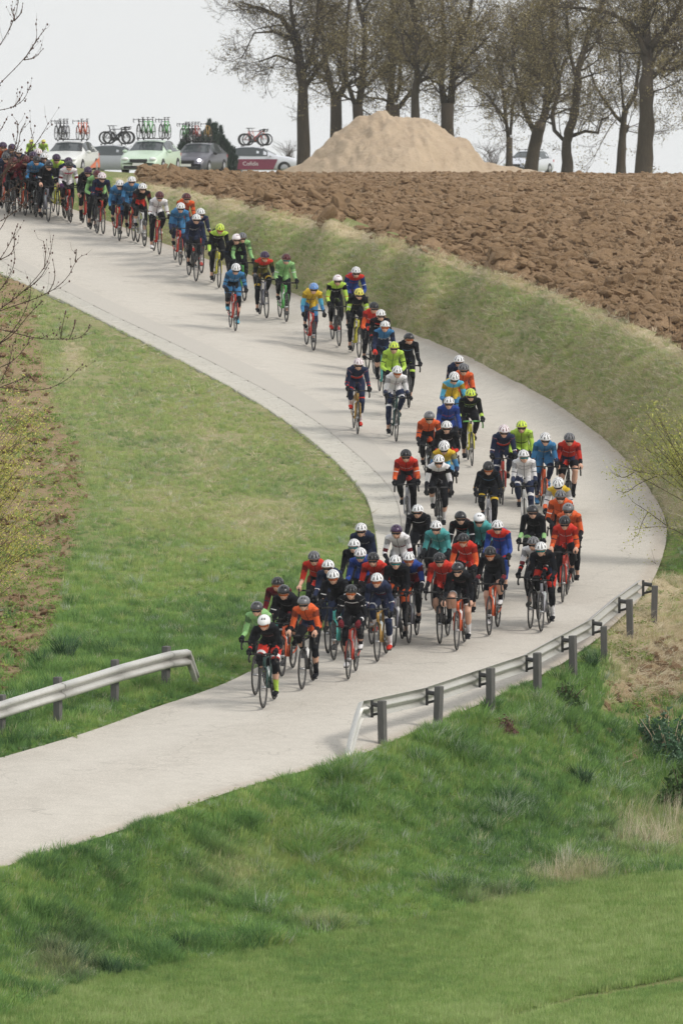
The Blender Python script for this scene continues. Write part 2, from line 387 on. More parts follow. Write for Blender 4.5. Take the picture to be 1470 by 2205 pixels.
for k in range(nslab):
    V = []; Fq = []
    i0 = k * 12; dz = random.uniform(-.004, .004)
    A_ = ra[i0:i0 + 13]; B_ = rb[i0:i0 + 13]
    prof = [0.0]
    rows = []
    for j in range(13):
        for dt, h in (((-.09, .030), (.09, .030), (.13, .004), (-.13 + 1, .004)) if 0 < j < 12 else ((.04, .03), (.9, .006)) if j == 0 else ((-.04, .03),)):
            tpos = j + dt if not (j == 0 and dt == .9) else .9
            if tpos < 0.12 or tpos > 11.88: continue
            rows.append((tpos, h))
    rows.sort()
    pos = np.array([r[0] for r in rows]); hh = np.array([r[1] for r in rows]) + dz + .012
    idx = np.arange(13)
    a3 = np.stack([np.interp(pos, idx, A_[:, m]) for m in range(3)], -1); b3 = np.stack([np.interp(pos, idx, B_[:, m]) for m in range(3)], -1)
    mid = (a3 + b3) / 2; mid[:, 2] -= 0.03
    cols = [a3 + [0, 0, -.25], a3, mid, b3, b3 + [0, 0, -.25]]
    for m in (1, 2, 3): cols[m] = cols[m].copy(); cols[m][:, 2] += hh - .012
    V = np.stack(cols, 1).reshape(-1, 3)
    fc = grid_faces(len(pos), 5).tolist() + [[0, 1, 2, 3, 4], [len(V) - 1 - q for q in range(5)]]
    link_mesh('slab', np_mesh('slab', V, fc, [gm], smooth=False), gut)

# ---------------------------------------------------------------- ploughed field
nr, nc = 420, 460
ty = np.linspace(0, 1, nr) ** 1.0
xs = np.linspace(285, 1560, nc)
pts = np.zeros((nr, nc, 3)); 
top = bt_y(xs) + 2
for j, x in enumerate(xs):
    yt = 372 if x > 500 else np.interp(x, [150, 300, 500], [376, 368, 368]);
    ya = max(top[j], yt + 3)
    sa = smap(x, ya); sb = 57.0
    s = 1 / np.linspace(1 / sa, 1 / sb, nr)
    # walk away from the camera over the ground at constant picture column
    y0 = F / s
    pts[:, j, 0] = (x - CX) / s; pts[:, j, 1] = y0
PX, PY = pts[..., 0], pts[..., 1]
dist0 = PY - PY[0:1]
rag = fbm(PX * 1.0, PX * 0, 5, 3, 1.2)[0]
ridge = fbm(PX * .8 + PY * .1, PY * 0.45, 21, 4, 1.3); r2 = np.abs(fbm(PX * .8, PY * .5, 22, 3, 2.0)); r3 = fbm(PX, PY * .7, 23, 3, 5)
hgt = 0.10 + ridge * 0.24 + (0.18 - r2) * 0.26 + r3 * 0.05
row = np.sin((PX * .35 + PY * 0.9) * 2.2 + fbm(PX, PY, 9, 3, .4) * 4) * 0.09
r4 = fbm(PX * 1.3, PY, 24, 3, 9); hgt = np.maximum(hgt + row + r4 * .045, -0.02) * np.interp(PY, [190, 260, 330], [1, .8, .35])
fade = smooth(dist0, 0, 0.8) * smooth(np.minimum(np.arange(nc), nc - 1 - np.arange(nc))[None, :] * np.ones((nr, 1)), 0, 8)
fade *= smooth(PY[-1:] - PY, -0.5, 2.0) * 0.9 + 0.1
pts[..., 2] = hz(PX, PY) - 0.06 + hgt * fade + 0.03
me = np_mesh('ploughed_field', pts.reshape(-1, 3), grid_faces(nr, nc))
vattr(me, 'hgt', (hgt * fade).ravel())
t = NT('ploughed_soil', 0.95, 0.15); co = t.coord('Object')
n1 = t.noise(2.2, co, 6, 0.7); n2 = t.noise(17, co, 6, 0.8); n3 = t.noise(0.3, co, 3)
c = t.mix(n1, C(.150, .090, .046), C(.37, .245, .138)); c = t.mix(t.ramp(n2, [(.5, G(0)), (.72, G(.7))]), c, C(.50, .37, .235))
c = t.mix(t.ramp(n2, [(.38, G(.95)), (.49, G(0))]), c, C(.11, .062, .036)); c = t.mix(t.math('MULTIPLY', n3, .25), c, C(.38, .27, .17))  # crevice shade between clods put into the colour where the fine noise is low
t.base(c); t.bump(n2, 0.8, 0.06); soilm = t.m
me.materials.append(soilm); tag(link_mesh('ploughed_field', me), 'ploughed brown field of heavy turned clods above the grass bank', kind='structure')

# ---------------------------------------------------------------- haze
hx, hy = 80, 1640
V = [(x, y, z) for z in (-62, 30) for y in (-70, 1650) for x in (-420, 420)]
me = np_mesh('haze', V, [(0, 2, 3, 1), (4, 5, 7, 6), (0, 1, 5, 4), (2, 6, 7, 3), (0, 4, 6, 2), (1, 3, 7, 5)], smooth=False)
hm = bpy.data.materials.new('haze_air'); hm.use_nodes = True; hm.node_tree.nodes.clear()
pv = hm.node_tree.nodes.new('ShaderNodeVolumePrincipled'); pv.inputs['Color'].default_value = (.97, .98, 1, 1); pv.inputs['Density'].default_value = 0.00012
ho = hm.node_tree.nodes.new('ShaderNodeOutputMaterial'); hm.node_tree.links.new(pv.outputs[0], ho.inputs['Volume'])
me.materials.append(hm)
HAZE = True
if HAZE: tag(link_mesh('haze', me), 'thin pale spring haze over the whole hillside', kind='stuff')
# ================================================================ tubes and solids
def ring_tube(pts, ra, rb=None, n=10, xdir=(1, 0, 0), cap=True):
    """closed tube through pts with elliptical rings: half-width ra along xdir, rb across"""
    pts = [Vector(p) for p in pts]; rb = rb or ra
    V = []; Fc = []; xd = Vector(xdir)
    for i, p in enumerate(pts):
        d = (pts[min(i + 1, len(pts) - 1)] - pts[max(i - 1, 0)]).normalized()
        u = xd - d * xd.dot(d)
        if u.length < 1e-3: u = Vector((0, 1, 0)) - d * d.y
        u.normalize(); v = d.cross(u)
        for k in range(n):
            a = 2 * PI * k / n
            V.append(p + u * (math.cos(a) * ra[i]) + v * (math.sin(a) * rb[i]))
    for i in range(len(pts) - 1):
        for k in range(n):
            k2 = (k + 1) % n; Fc.append((i * n + k, i * n + k2, (i + 1) * n + k2, (i + 1) * n + k))
    if cap:
        Fc.append(tuple(range(n))[::-1]); Fc.append(tuple((len(pts) - 1) * n + k for k in range(n)))
    return V, Fc
class MB:
    def __init__(s): s.V = []; s.F = []; s.mi = []
    def add(s, V, Fc, mi=0):
        o = len(s.V); s.V += [tuple(v) for v in V]; s.F += [tuple(i + o for i in f) for f in Fc]; s.mi += [mi] * len(Fc); return s
    def tube(s, pts, r, n=8, rb=None, mi=0, xdir=(1, 0, 0)):
        if not hasattr(r, '__len__'): r = [r] * len(pts)
        if rb is not None and not hasattr(rb, '__len__'): rb = [rb] * len(pts)
        return s.add(*ring_tube(pts, r, rb, n, xdir), mi)
    def ball(s, c, r, n=10, m=7, mi=0, rot=None):
        """ellipsoid"""
        if not hasattr(r, '__len__'): r = (r, r, r)
        c = Vector(c); V = [Vector((0, 0, r[2]))]
        for i in range(1, m):
            a = PI * i / m
            for k in range(n):
                b = 2 * PI * k / n; V.append(Vector((r[0] * math.sin(a) * math.cos(b), r[1] * math.sin(a) * math.sin(b), r[2] * math.cos(a))))
        V.append(Vector((0, 0, -r[2]))); Fc = [(0, 1 + k, 1 + (k + 1) % n) for k in range(n)]
        for i in range(m - 2):
            for k in range(n):
                a0 = 1 + i * n; b0 = a0 + n; Fc.append((a0 + k, b0 + k, b0 + (k + 1) % n, a0 + (k + 1) % n))
        e = len(V) - 1; a0 = 1 + (m - 2) * n; Fc += [(a0 + (k + 1) % n, a0 + k, e) for k in range(n)]
        if rot is not None: V = [rot @ v for v in V]
        return s.add([v + c for v in V], Fc, mi)
    def box(s, c, d, mi=0, rot=None):
        V = [Vector((x * d[0] / 2, y * d[1] / 2, z * d[2] / 2)) for z in (-1, 1) for y in (-1, 1) for x in (-1, 1)]
        if rot is not None: V = [rot @ v for v in V]
        return s.add([v + Vector(c) for v in V], [(0, 2, 3, 1), (4, 5, 7, 6), (0, 1, 5, 4), (2, 6, 7, 3), (0, 4, 6, 2), (1, 3, 7, 5)], mi)
    def mesh(s, name, mats, smooth=True): return np_mesh(name, s.V, s.F, mats, smooth, s.mi)

# ================================================================ bicycles
BLACK = plain('black_parts', (.018, .018, .02), 0.45); RUBBER = plain('tyre_rubber', (.022, .021, .021), 0.8)
RIMM = plain('carbon_rim', (.03, .03, .032), 0.35); SILV = plain('alloy', (.42, .42, .43), 0.3, 0.9); CHAIN = plain('chain_steel', (.12, .12, .12), 0.35, 0.9)
TAPE = plain('bar_tape', (.02, .02, .02), 0.7)
def paint(name, c): return plain('bike_' + name, c, 0.25, 0.0, 0.06)
BIKE_COL = {'red': (.46, .035, .02), 'orange': (.62, .10, .03), 'black': (.02, .02, .022), 'teal': (.06, .36, .33), 'white': (.66, .66, .66), 'grey': (.20, .20, .24),
            'gold': (.38, .22, .05), 'green': (.10, .42, .10), 'yellow': (.52, .48, .04), 'silver': (.34, .34, .38), 'darkgreen': (.02, .06, .055)}
WR = 0.335; FA = -0.585; RA = 0.405; BBZ = 0.27
def circle(r, y, z, n, x=0.0): return [(x, y + r * math.cos(2 * PI * k / n), z + r * math.sin(2 * PI * k / n)) for k in range(n)]
def torus(R, ra, rb, n, m):
    V = []; Fc = []
    for i in range(n):
        a = 2 * PI * i / n
        for k in range(m):
            b = 2 * PI * k / m; rr = R + rb * math.cos(b); V.append((ra * math.sin(b), rr * math.cos(a), rr * math.sin(a)))
    for i in range(n):
        for k in range(m):
            Fc.append((i * m + k, i * m + (k + 1) % m, ((i + 1) % n) * m + (k + 1) % m, ((i + 1) % n) * m + k))
    return V, Fc
b_ = MB(); b_.add(*torus(WR - .013, .013, .013, 32, 6)); ME_TYRE = b_.mesh('tyre', [RUBBER])
b_ = MB(); b_.add(*torus(WR - .046, .010, .022, 32, 6)); ME_RIM = b_.mesh('rim', [RIMM])
b_ = MB(); b_.tube([(-.045, 0, 0), (-.02, 0, 0), (.02, 0, 0), (.045, 0, 0)], [.012, .024, .024, .012], 8)
for k in range(20):
    a = 2 * PI * k / 20; x = .028 if k % 2 else -.028
    b_.tube([(x, .02 * math.cos(a + .3), .02 * math.sin(a + .3)), (0, (WR - .06) * math.cos(a), (WR - .06) * math.sin(a))], .0016, 3)
ME_WHEEL = b_.mesh('wheel', [SILV])
b_ = MB(); b_.tube([(-.035, 0, 0), (.035, 0, 0)], .022, 8)
b_.tube([(.038, 0, 0), (.044, 0, 0)], .095, 20); b_.tube([(.050, 0, 0), (.054, 0, 0)], .07, 16)
for sx, sz in ((.062, -1), (-.062, 1)):
    b_.tube([(sx * .9, 0, 0), (sx, 0, sz * .17)], [.013, .009], 6)
ME_CRANK = b_.mesh('crank', [CHAIN])
b_ = MB(); b_.box((0, 0, 0), (.07, .075, .018)); ME_PEDAL = b_.mesh('pedal', [BLACK])
b_ = MB()                                                     # frame
HT0 = Vector((0, -.455, .66)); HT1 = Vector((0, -.425, .80)); BRK = Vector((0, 0, BBZ)); ST = Vector((0, .165, .79)); RX = Vector((0, RA, WR))
b_.tube([HT0, HT1], [.026, .023], 8)
b_.tube([HT0 + Vector((0, .01, .02)), BRK], [.026, .030], 8, rb=[.030, .026])
b_.tube([HT1 + Vector((0, .005, -.02)), ST + Vector((0, 0, -.03))], [.019, .014], 8)
b_.tube([BRK, ST], [.022, .017], 8)
b_.tube([BRK + Vector((-.04, 0, 0)), BRK + Vector((.04, 0, 0))], .026, 8)
for sx in (-1, 1):
    b_.tube([BRK + Vector((sx * .03, 0, 0)), Vector((sx * .058, .2, .30)), RX + Vector((sx * .062, 0, 0))], [.013, .011, .009], 6)
    b_.tube([ST + Vector((sx * .015, 0, -.07)), RX + Vector((sx * .062, 0, 0))], [.009, .008], 6)
ME_FRAME = b_.mesh('frame', [None])
b_ = MB()
b_.tube([HT0, HT0 + Vector((0, -.006, -.03))], .024, 8)
for sx in (-1, 1):
    b_.tube([HT0 + Vector((sx * .01, -.006, -.025)), Vector((sx * .048, -.475, .60)), Vector((sx * .052, -.53, .46)), Vector((sx * .052, FA, WR))], [.016, .016, .014, .009], 6, rb=[.02, .02, .017, .01])
ME_FORK = b_.mesh('fork', [None])
b_ = MB(); b_.tube([HT1, HT1 + Vector((0, .006, .045))], .018, 8); b_.tube([HT1 + Vector((0, .004, .035)), Vector((0, -.53, .865))], .015, 8); ME_STEM = b_.mesh('stem', [BLACK])
b_ = MB()
b_.tube([(-.17, -.53, .865), (-.05, -.53, .868), (.05, -.53, .868), (.17, -.53, .865)], .0145, 8)
for sx in (-1, 1):
    b_.tube([(sx * .17, -.53, .865), (sx * .205, -.545, .862), (sx * .212, -.60, .852), (sx * .216, -.632, .81), (sx * .218, -.615, .765), (sx * .22, -.56, .742), (sx * .222, -.49, .740)], .015, 8)
ME_BAR = b_.mesh('handlebar', [TAPE])
ME_LEVER = {}
for sx in (-1, 1):
    b_ = MB()
    b_.tube([(sx * .208, -.585, .868), (sx * .210, -.64, .882), (sx * .210, -.672, .915)], [.017, .018, .012], 6)
    b_.tube([(sx * .212, -.655, .885), (sx * .216, -.672, .83), (sx * .22, -.655, .765)], [.008, .006, .005], 5)
    ME_LEVER[sx] = b_.mesh('brake_lever', [BLACK])
b_ = MB(); b_.tube([ST + Vector((0, 0, -.02)), Vector((0, .20, .925))], .0145, 8); ME_POST = b_.mesh('seat_post', [BLACK])
b_ = MB(); b_.tube([(0, .02, .94), (0, .08, .945), (0, .20, .942), (0, .28, .95), (0, .30, .95)], [.015, .026, .06, .07, .05], 10, rb=[.012, .014, .018, .018, .012]); ME_SADDLE = b_.mesh('saddle', [BLACK])
b_ = MB(); b_.tube([(.04, RA - .01, WR), (.05, RA - .01, WR)], .045, 12); b_.tube([(.046, RA - .01, WR - .05), (.05, RA - .02, WR - .11)], [.012, .01], 5)
b_.tube([(.044, 0, BBZ + .093), (.044, RA - .01, WR + .04)], .004, 4); b_.tube([(.044, 0, BBZ - .093), (.048, RA - .03, WR - .13)], .004, 4)
ME_CHAIN = b_.mesh('chain', [CHAIN])
b_ = MB(); b_.tube([(0, -.20, .46), (0, -.105, .59)], .034, 8); b_.tube([(0, -.105, .59), (0, -.09, .61)], .018, 8); ME_BOTTLE = b_.mesh('bottle', [None])

def slotmat(o, mats):
    for i, m in enumerate(mats):
        if i < len(o.material_slots) and m is not None:
            o.material_slots[i].link = 'OBJECT'; o.material_slots[i].material = m
def child(name, me, root, mats=(), loc=(0, 0, 0), rot=(0, 0, 0)):
    o = link_mesh(name, me, root, loc, rot)
    if mats: slotmat(o, mats)
    return o
def make_bike(colour, crank=0.0, steer=0.0, bottle=True, label=None, group='racing bicycles ridden down the road', bars=None, spin=0.0, light=False):
    r = empty('bicycle'); pm = paint(colour, BIKE_COL[colour])
    tag(r, label, 'bicycle', group)
    child('frame', ME_FRAME, r, [pm])
    child('fork', ME_FORK, r, [pm]); child('stem', ME_STEM, r)
    child('handlebar', ME_BAR, r, [bars] if bars else ()); child('brake_lever', ME_LEVER[-1], r); child('brake_lever', ME_LEVER[1], r)
    child('seat_post', ME_POST, r); child('saddle', ME_SADDLE, r)
    for y in (FA, RA):
        w = child('wheel', ME_WHEEL, r, loc=(0, y, WR), rot=(spin, 0, 0)); child('tyre', ME_TYRE, w); child('rim', ME_RIM, w)
    child('crank', ME_CRANK, r, loc=(0, 0, BBZ), rot=(crank, 0, 0))
    if not light:
        for sx, sz in ((.10, -1), (-.10, 1)):
            y, z = sz * .17 * -math.sin(crank), sz * .17 * math.cos(crank)
            child('pedal', ME_PEDAL, r, loc=(sx, y, BBZ + z))
        child('chain', ME_CHAIN, r)
        if bottle: child('bottle', ME_BOTTLE, r, [random.choice([PL_WHITE, PL_BLACK, PL_CLEAR])])
    return r
PL_WHITE = plain('bottle_white', (.7, .7, .7), .4); PL_BLACK = plain('bottle_black', (.03, .03, .03), .4); PL_CLEAR = plain('bottle_clear', (.45, .5, .5), .3)

# ================================================================ riders
SKIN = NT('skin', .55, .35); SKIN.base(SKIN.mix(SKIN.noise(7, SKIN.coord('Object'), 3), C(.52, .29, .20), C(.62, .37, .27))); SKIN = SKIN.m
HAIRM = plain('hair', (.05, .03, .02), .8); LENS = {'dark': plain('lens_dark', (.015, .015, .02), .12), 'orange': plain('lens_orange', (.35, .08, .02), .12), 'teal': plain('lens_teal', (.01, .15, .16), .12), 'white': plain('frame_white', (.7, .7, .7), .3)}
CL = {'black': (.007, .008, .011), 'navy': (.018, .026, .060), 'red': (.52, .035, .022), 'orange': (.66, .115, .035), 'maroon': (.13, .014, .020), 'white': (.70, .69, .71), 'blue': (.05, .18, .36),
      'royal': (.025, .06, .26), 'teal': (.08, .33, .33), 'neon': (.42, .62, .09), 'green': (.16, .40, .12), 'ltgreen': (.25, .46, .19), 'yellow': (.62, .42, .04), 'grey': (.10, .10, .11), 'dkgrey': (.05, .05, .055),
      'skyblue': (.10, .40, .58), 'pink': (.60, .12, .20), 'olive': (.10, .09, .02), 'purple': (.07, .025, .08), 'skin': None}
_cm = {}
def cloth(c1, c2=None, band=None, mark=None, hem=None):
    """knitted racing cloth: base colour, optional bands of c2 along the limb or trunk, small printed marks, a hem"""
    if c1 == 'skin': return SKIN
    key = (c1, c2, band, mark, hem)
    if key in _cm: return _cm[key]
    t = NT('cloth_' + c1, .8, .12); co = t.coord('Object'); al = t.attr('along')
    b = CL[c1]; f = t.noise(9, co, 3); lo = tuple(x * .85 for x in b) + (1,); hi = tuple(min(1, x * 1.15) for x in b) + (1,)
    c = t.mix(f, lo, hi)
    for (cc, a0, a1) in ([(c2,) + band] if c2 and band else []) + ([(hem[0], hem[1], hem[2])] if hem else []):
        m = t.math('MULTIPLY', t.math('GREATER_THAN', al, a0), t.math('LESS_THAN', al, a1)); c = t.mix(m, c, C(*CL[cc]))
    if mark:
        br = t.new('ShaderNodeTexBrick'); br.inputs['Scale'].default_value = 34; br.inputs['Mortar Size'].default_value = .032; br.inputs['Bias'].default_value = .1
        mp = t.new('ShaderNodeMapping'); mp.inputs['Rotation'].default_value = (PI / 2, 0, 0); t.l.new(co, mp.inputs[0]); t.l.new(mp.outputs[0], br.inputs['Vector'])
        msk = t.ramp(br.outputs['Color'], [(.45, G(0)), (.5, G(1))])
        m = t.math('MULTIPLY', t.math('GREATER_THAN', al, .50), t.math('LESS_THAN', al, .64)); m = t.math('MULTIPLY', m, msk)
        sx = t.new('ShaderNodeSeparateXYZ'); t.l.new(co, sx.inputs[0]); m = t.math('MULTIPLY', m, t.math('LESS_THAN', t.math('ABSOLUTE', sx.outputs[0]), .15))
        c = t.mix(t.math('MULTIPLY', m, .9), c, C(*CL[mark]))
        c = t.mix(t.math('MULTIPLY', t.math('LESS_THAN', t.math('ABSOLUTE', sx.outputs[0]), .006), .8), c, C(.02, .02, .02))
        sp2 = t.math('MULTIPLY', t.math('GREATER_THAN', t.math('ABSOLUTE', sx.outputs[0]), .118), t.math('LESS_THAN', al, .72)); c = t.mix(t.math('MULTIPLY', sp2, .85), c, C(*[x_ * .35 for x_ in b]))
    wr_ = t.noise(7, t.vscale(co, (1, 1, 1.8)), 4, .6, 1.2); c = t.mix(t.ramp(wr_, [(.35, G(.22)), (.55, G(0))]), c, t.mix(1.0, c, G(.55), 'MULTIPLY'))
    t.base(c); t.bump(wr_, .8, .03); _cm[key] = t.m
    return t.m

def bez(a, b, t): return a * (1 - t) + b * t
def hand_mesh(mb, wrist, grip, sx, curl_axis_down=True, relaxed=False):
    """palm and five bent fingers wrapped over the bar or hood"""
    w = Vector(wrist); g = Vector(grip); d = (g - w).normalized()
    palm_end = w + d * .085
    mb.tube([w - d * .01, w + d * .04, palm_end], [.026, .040, .040], 8, rb=[.020, .017, .014])
    up = Vector((0, 0, 1)) - d * d.z; up.normalize(); side = d.cross(up)
    for k in range(4):
        o = (k - 1.5) * .020; ln = (.034, .040, .038, .030)[k]
        p0 = palm_end + side * o - d * .008
        p1 = p0 + d * ln * .8 - up * .012; p2 = p1 + d * ln * .25 - up * ln * .8; p3 = p2 - d * ln * .5 - up * ln * .35
        if relaxed: p2 = p1 + d * ln * .7 - up * ln * .4; p3 = p2 + d * ln * .3 - up * ln * .5
        mb.tube([p0, p1, p2, p3], [.0098, .0095, .0088, .0075], 5)
    th = w + d * .035 - side * sx * .030
    mb.tube([th, th + d * .030 - side * sx * .014 - up * .008, th + d * .055 - side * sx * .004 - up * .026], [.012, .0108, .009], 5)

def ik(a, b, l1, l2, hint):
    a = Vector(a); b = Vector(b); d = b - a; D = min(d.length, (l1 + l2) * .999); dn = d.normalized()
    x = (l1 * l1 - l2 * l2 + D * D) / (2 * D); h = math.sqrt(max(l1 * l1 - x * x, 0))
    hv = Vector(hint); hv = (hv - dn * hv.dot(dn)).normalized()
    return a + dn * x + hv * h, a + dn * D

POSES = {}
def make_pose(key, theta=36, hands='hoods', crank=0.0, head=(0, 0), elbow=.5, hip=0.0, coast=False):
    """all meshes of a rider in bicycle coordinates (front wheel towards -Y)"""
    th = math.radians(theta - 3)
    hipc = Vector((0, .185, 1.00))
    sh = hipc + Vector((0, -.49 * math.cos(th), .49 * math.sin(th)))
    # shoulders must stay within reach
    mid = (hipc + sh) / 2 + Vector((0, .03, .055))
    neck = sh + Vector((0, -.05, .055)); 
    hp, ht = math.radians(head[0]), math.radians(head[1])
    hc = neck + Vector((0, -.124, .036))
    bones = []; mb = MB()
    # trunk
    tp = [hipc + Vector((0, .03, -.07)), hipc, bez(hipc, mid, .55), mid, bez(mid, sh, .55) + Vector((0, 0, .012)), sh, sh + Vector((0, -.035, .03)), neck]
    mb.tube(tp, [.125, .150, .131, .136, .154, .154, .095, .053], 16, rb=[.08, .115, .105, .112, .115, .085, .065, .055])
    mb.ball(hipc + Vector((0, .03, -.02)), (.16, .12, .11), 14, 9)
    mb.tube([neck - Vector((0, -.02, .03)), neck + Vector((0, -.03, .035)), hc + Vector((0, .015, -.03))], [.062, .053, .05], 10)
    bones.append(('torso', [hipc, mid, sh, neck + Vector((0, -.01, -.03))], .16)); bones.append(('neck', [neck + Vector((0, -.025, .03)), hc], .07)); bones.append(('pelvis', [hipc + Vector((0, .05, -.04)), hipc + Vector((0, -.02, -.03))], .14))
    # head
    hr = Euler((hp, 0, ht)).to_matrix()
    H = lambda v: hc + hr @ Vector(v)
    mb.ball(H((0, .01, .025)), (.076, .094, .092), 14, 10, rot=hr)
    mb.tube([H((0, -.035, .02)), H((0, -.052, -.045)), H((0, -.056, -.088))], [.066, .052, .026], 12, rb=[.05, .040, .024])
    mb.tube([H((0, -.088, .01)), H((0, -.112, -.030))], [.010, .016], 6)                      # nose
    mb.tube([H((-.024, -.092, -.058)), H((.024, -.092, -.058))], .008, 6)                     # lips
    for sx in (-1, 1): mb.ball(H((sx * .078, .01, -.005)), (.010, .020, .030), 8, 5, rot=hr)
    # arms
    hand = MB(); wr = {}
    for sx in (-1, 1):
        s0 = sh + Vector((sx * .155, -.015, -.022))
        if hands == 'hoods': gr = Vector((sx * .209, -.635, .915)); w = gr + Vector((sx * .004, .085, .035))
        elif hands == 'drops': gr = Vector((sx * .220, -.585, .785)); w = gr + Vector((sx * .01, .085, .03))
        elif hands == 'tops': gr = Vector((sx * .13, -.545, .895)); w = gr + Vector((sx * .015, .075, .05))
        else:
            gr = Vector((sx * .209, -.635, .915)); w = gr + Vector((sx * .004, .085, .035))
            if sx == 1 and hands == 'rest': gr = Vector((.17, -.42, .86)); w = Vector((.20, -.36, .93))
        e, w2 = ik(s0, w, .285, .265, (sx * elbow * .35, .35, -.75)); w = w2
        mb.ball(s0, (.060, .060, .060), 10, 7)
        mb.tube([s0, bez(s0, e, .45), e, bez(e, w, .25), bez(e, w, .6), w], [.055, .046, .036, .038, .032, .025], 10)
        bones.append(('arm', [s0 + (e - s0) * .12, e, w, w + (gr - w) * .3], .052)); wr[sx] = (w, gr)
        hand_mesh(hand, w, gr, sx)
        # legs
        ang = crank if sx == 1 else crank + PI
        # crank part points down (-z) for the right pedal at angle 0
        pd = Vector((sx * .10, .17 * math.sin(ang), BBZ - .17 * math.cos(ang)))
        ank = pd + Vector((0, .095, .095)); hj = hipc + Vector((sx * .088, -.01, -.045))
        kn, ank = ik(hj, ank, .435, .43, (sx * .10, -1, .25))
        mb.tube([hj + (hj - kn) * .08, bez(hj, kn, .15), bez(hj, kn, .5), bez(hj, kn, .85), kn, bez(kn, ank, .12) + Vector((0, .012, 0)), bez(kn, ank, .35) + Vector((0, .018, 0)), bez(kn, ank, .7), ank, ank + Vector((0, .0, -.04))],
                [.095, .097, .080, .062, .058, .054, .058, .040, .034, .034], 12, rb=[.10, .10, .088, .064, .060, .056, .060, .042, .038, .036])
        mb.tube([ank + Vector((0, .03, -.045)), ank + Vector((0, -.05, -.055)), pd + Vector((0, -.07, .035))], [.032, .038, .030], 8, rb=[.028, .030, .018])
        bones.append(('leg', [hj, kn, ank + Vector((0, 0, -.01))], .065)); bones.append(('foot', [ank + Vector((0, .02, -.05)), pd + Vector((0, -.07, .04))], .035))
        wr['a', sx] = (ank, pd)
    # union by voxel remesh
    me0 = mb.mesh('person_tmp', [SKIN]); ob = link_mesh('person_tmp', me0)
    md = ob.modifiers.new('r', 'REMESH'); md.mode = 'VOXEL'; md.voxel_size = .0155; md.use_smooth_shade = True
    sm = ob.modifiers.new('s', 'SMOOTH'); sm.iterations = 2; sm.factor = .5
    dc = ob.modifiers.new('d', 'DECIMATE'); dc.ratio = .42
    me = bpy.data.meshes.new_from_object(ob.evaluated_get(bpy.context.evaluated_depsgraph_get())); bpy.data.objects.remove(ob)
    n = len(me.vertices); V = np.empty(n * 3, np.float32); me.vertices.foreach_get('co', V); V = V.reshape(-1, 3)
    N = np.empty(n * 3, np.float32); me.vertices.foreach_get('normal', N); N = N.reshape(-1, 3)
    me.calc_loop_triangles(); T = np.empty(len(me.loop_triangles) * 3, np.int32); me.loop_triangles.foreach_get('vertices', T); T = T.reshape(-1, 3)
    best = np.full(n, 1e9); zone = np.zeros(n, int); al = np.zeros(n); names = ['torso', 'neck', 'pelvis', 'arm', 'leg', 'foot']
    for (bn, pts, rad) in bones:
        pts = np.array([tuple(p) for p in pts]); segL = np.linalg.norm(np.diff(pts, axis=0), axis=1); cum = np.r_[0, np.cumsum(segL)] / segL.sum()
        for i in range(len(pts) - 1):
            a, b = pts[i], pts[i + 1]; ab = b - a; t = np.clip(((V - a) @ ab) / (ab @ ab), 0, 1)
            d = np.linalg.norm(V - (a + t[:, None] * ab), axis=1) / rad
            if bn in ('leg',): d = np.where(V[:, 2] > 1.04, d + 3, d)
            if bn == 'torso': d = np.where(t <= 0, d * 1.25, d)
            m = d < best; best[m] = d[m]; zone[m] = names.index(bn); al[m] = (cum[i] + t * (cum[i + 1] - cum[i]))[m]
    # smooth along a little is not needed; helper to cut clothes
    def cut(name, cond, push, alv=None, slots=1):
        keep = cond[T].all(1); tt = T[keep]
        if len(tt) == 0: return None
        u, inv = np.unique(tt, return_inverse=True); vv = V[u] + N[u] * push
        m_ = np_mesh(name, vv, inv.reshape(-1, 3).astype(np.int32), [None] * slots); vattr(m_, 'along', al[u]); return m_
    out = {}
    z = lambda s: zone == names.index(s)
    # the trunk garment reaches over the shoulder; arms start at al>.06
    nn = hc - neck; nn.normalize(); below = (V - np.array(neck)) @ np.array(nn) < .022
    out['jersey'] = cut('jersey', below & (z('torso') | z('pelvis') | (z('arm') & (al < .20)) | z('neck')), .007)
    for sx in (-1, 1):
        sd = V[:, 0] * sx > 0
        out['sleeve', sx] = cut('sleeve', sd & z('arm') & (al > .10) & (al < .50), .0075)
        out['forearm', sx] = cut('arm_warmer', sd & z('arm') & (al > .38) & (al < .97), .0055)
        out['legs', sx] = cut('leg_warmer', sd & z('leg') & (al > .36) & (al < .90), .0045)
        out['knee', sx] = cut('knee_warmer', sd & z('leg') & (al > .36) & (al < .68), .0045)
        out['socks', sx] = cut('sock', sd & z('leg') & (al > .76), .006)
    out['shorts'] = cut('shorts', z('pelvis') | (z('leg') & (al < .42)) | (z('torso') & (al < .35)), .0045)
    body = MB(); 
    me.materials.clear(); bm = bmesh.new(); bm.from_mesh(me)
    hm = hand.mesh('h', []); bm.from_mesh(hm); bm.to_mesh(me); bm.free(); me.materials.append(SKIN); me.name = 'person'
    me.polygons.foreach_set('use_smooth', np.ones(len(me.polygons), bool)); me.polygons.foreach_set('material_index', np.zeros(len(me.polygons), np.int32))
    out['body'] = me
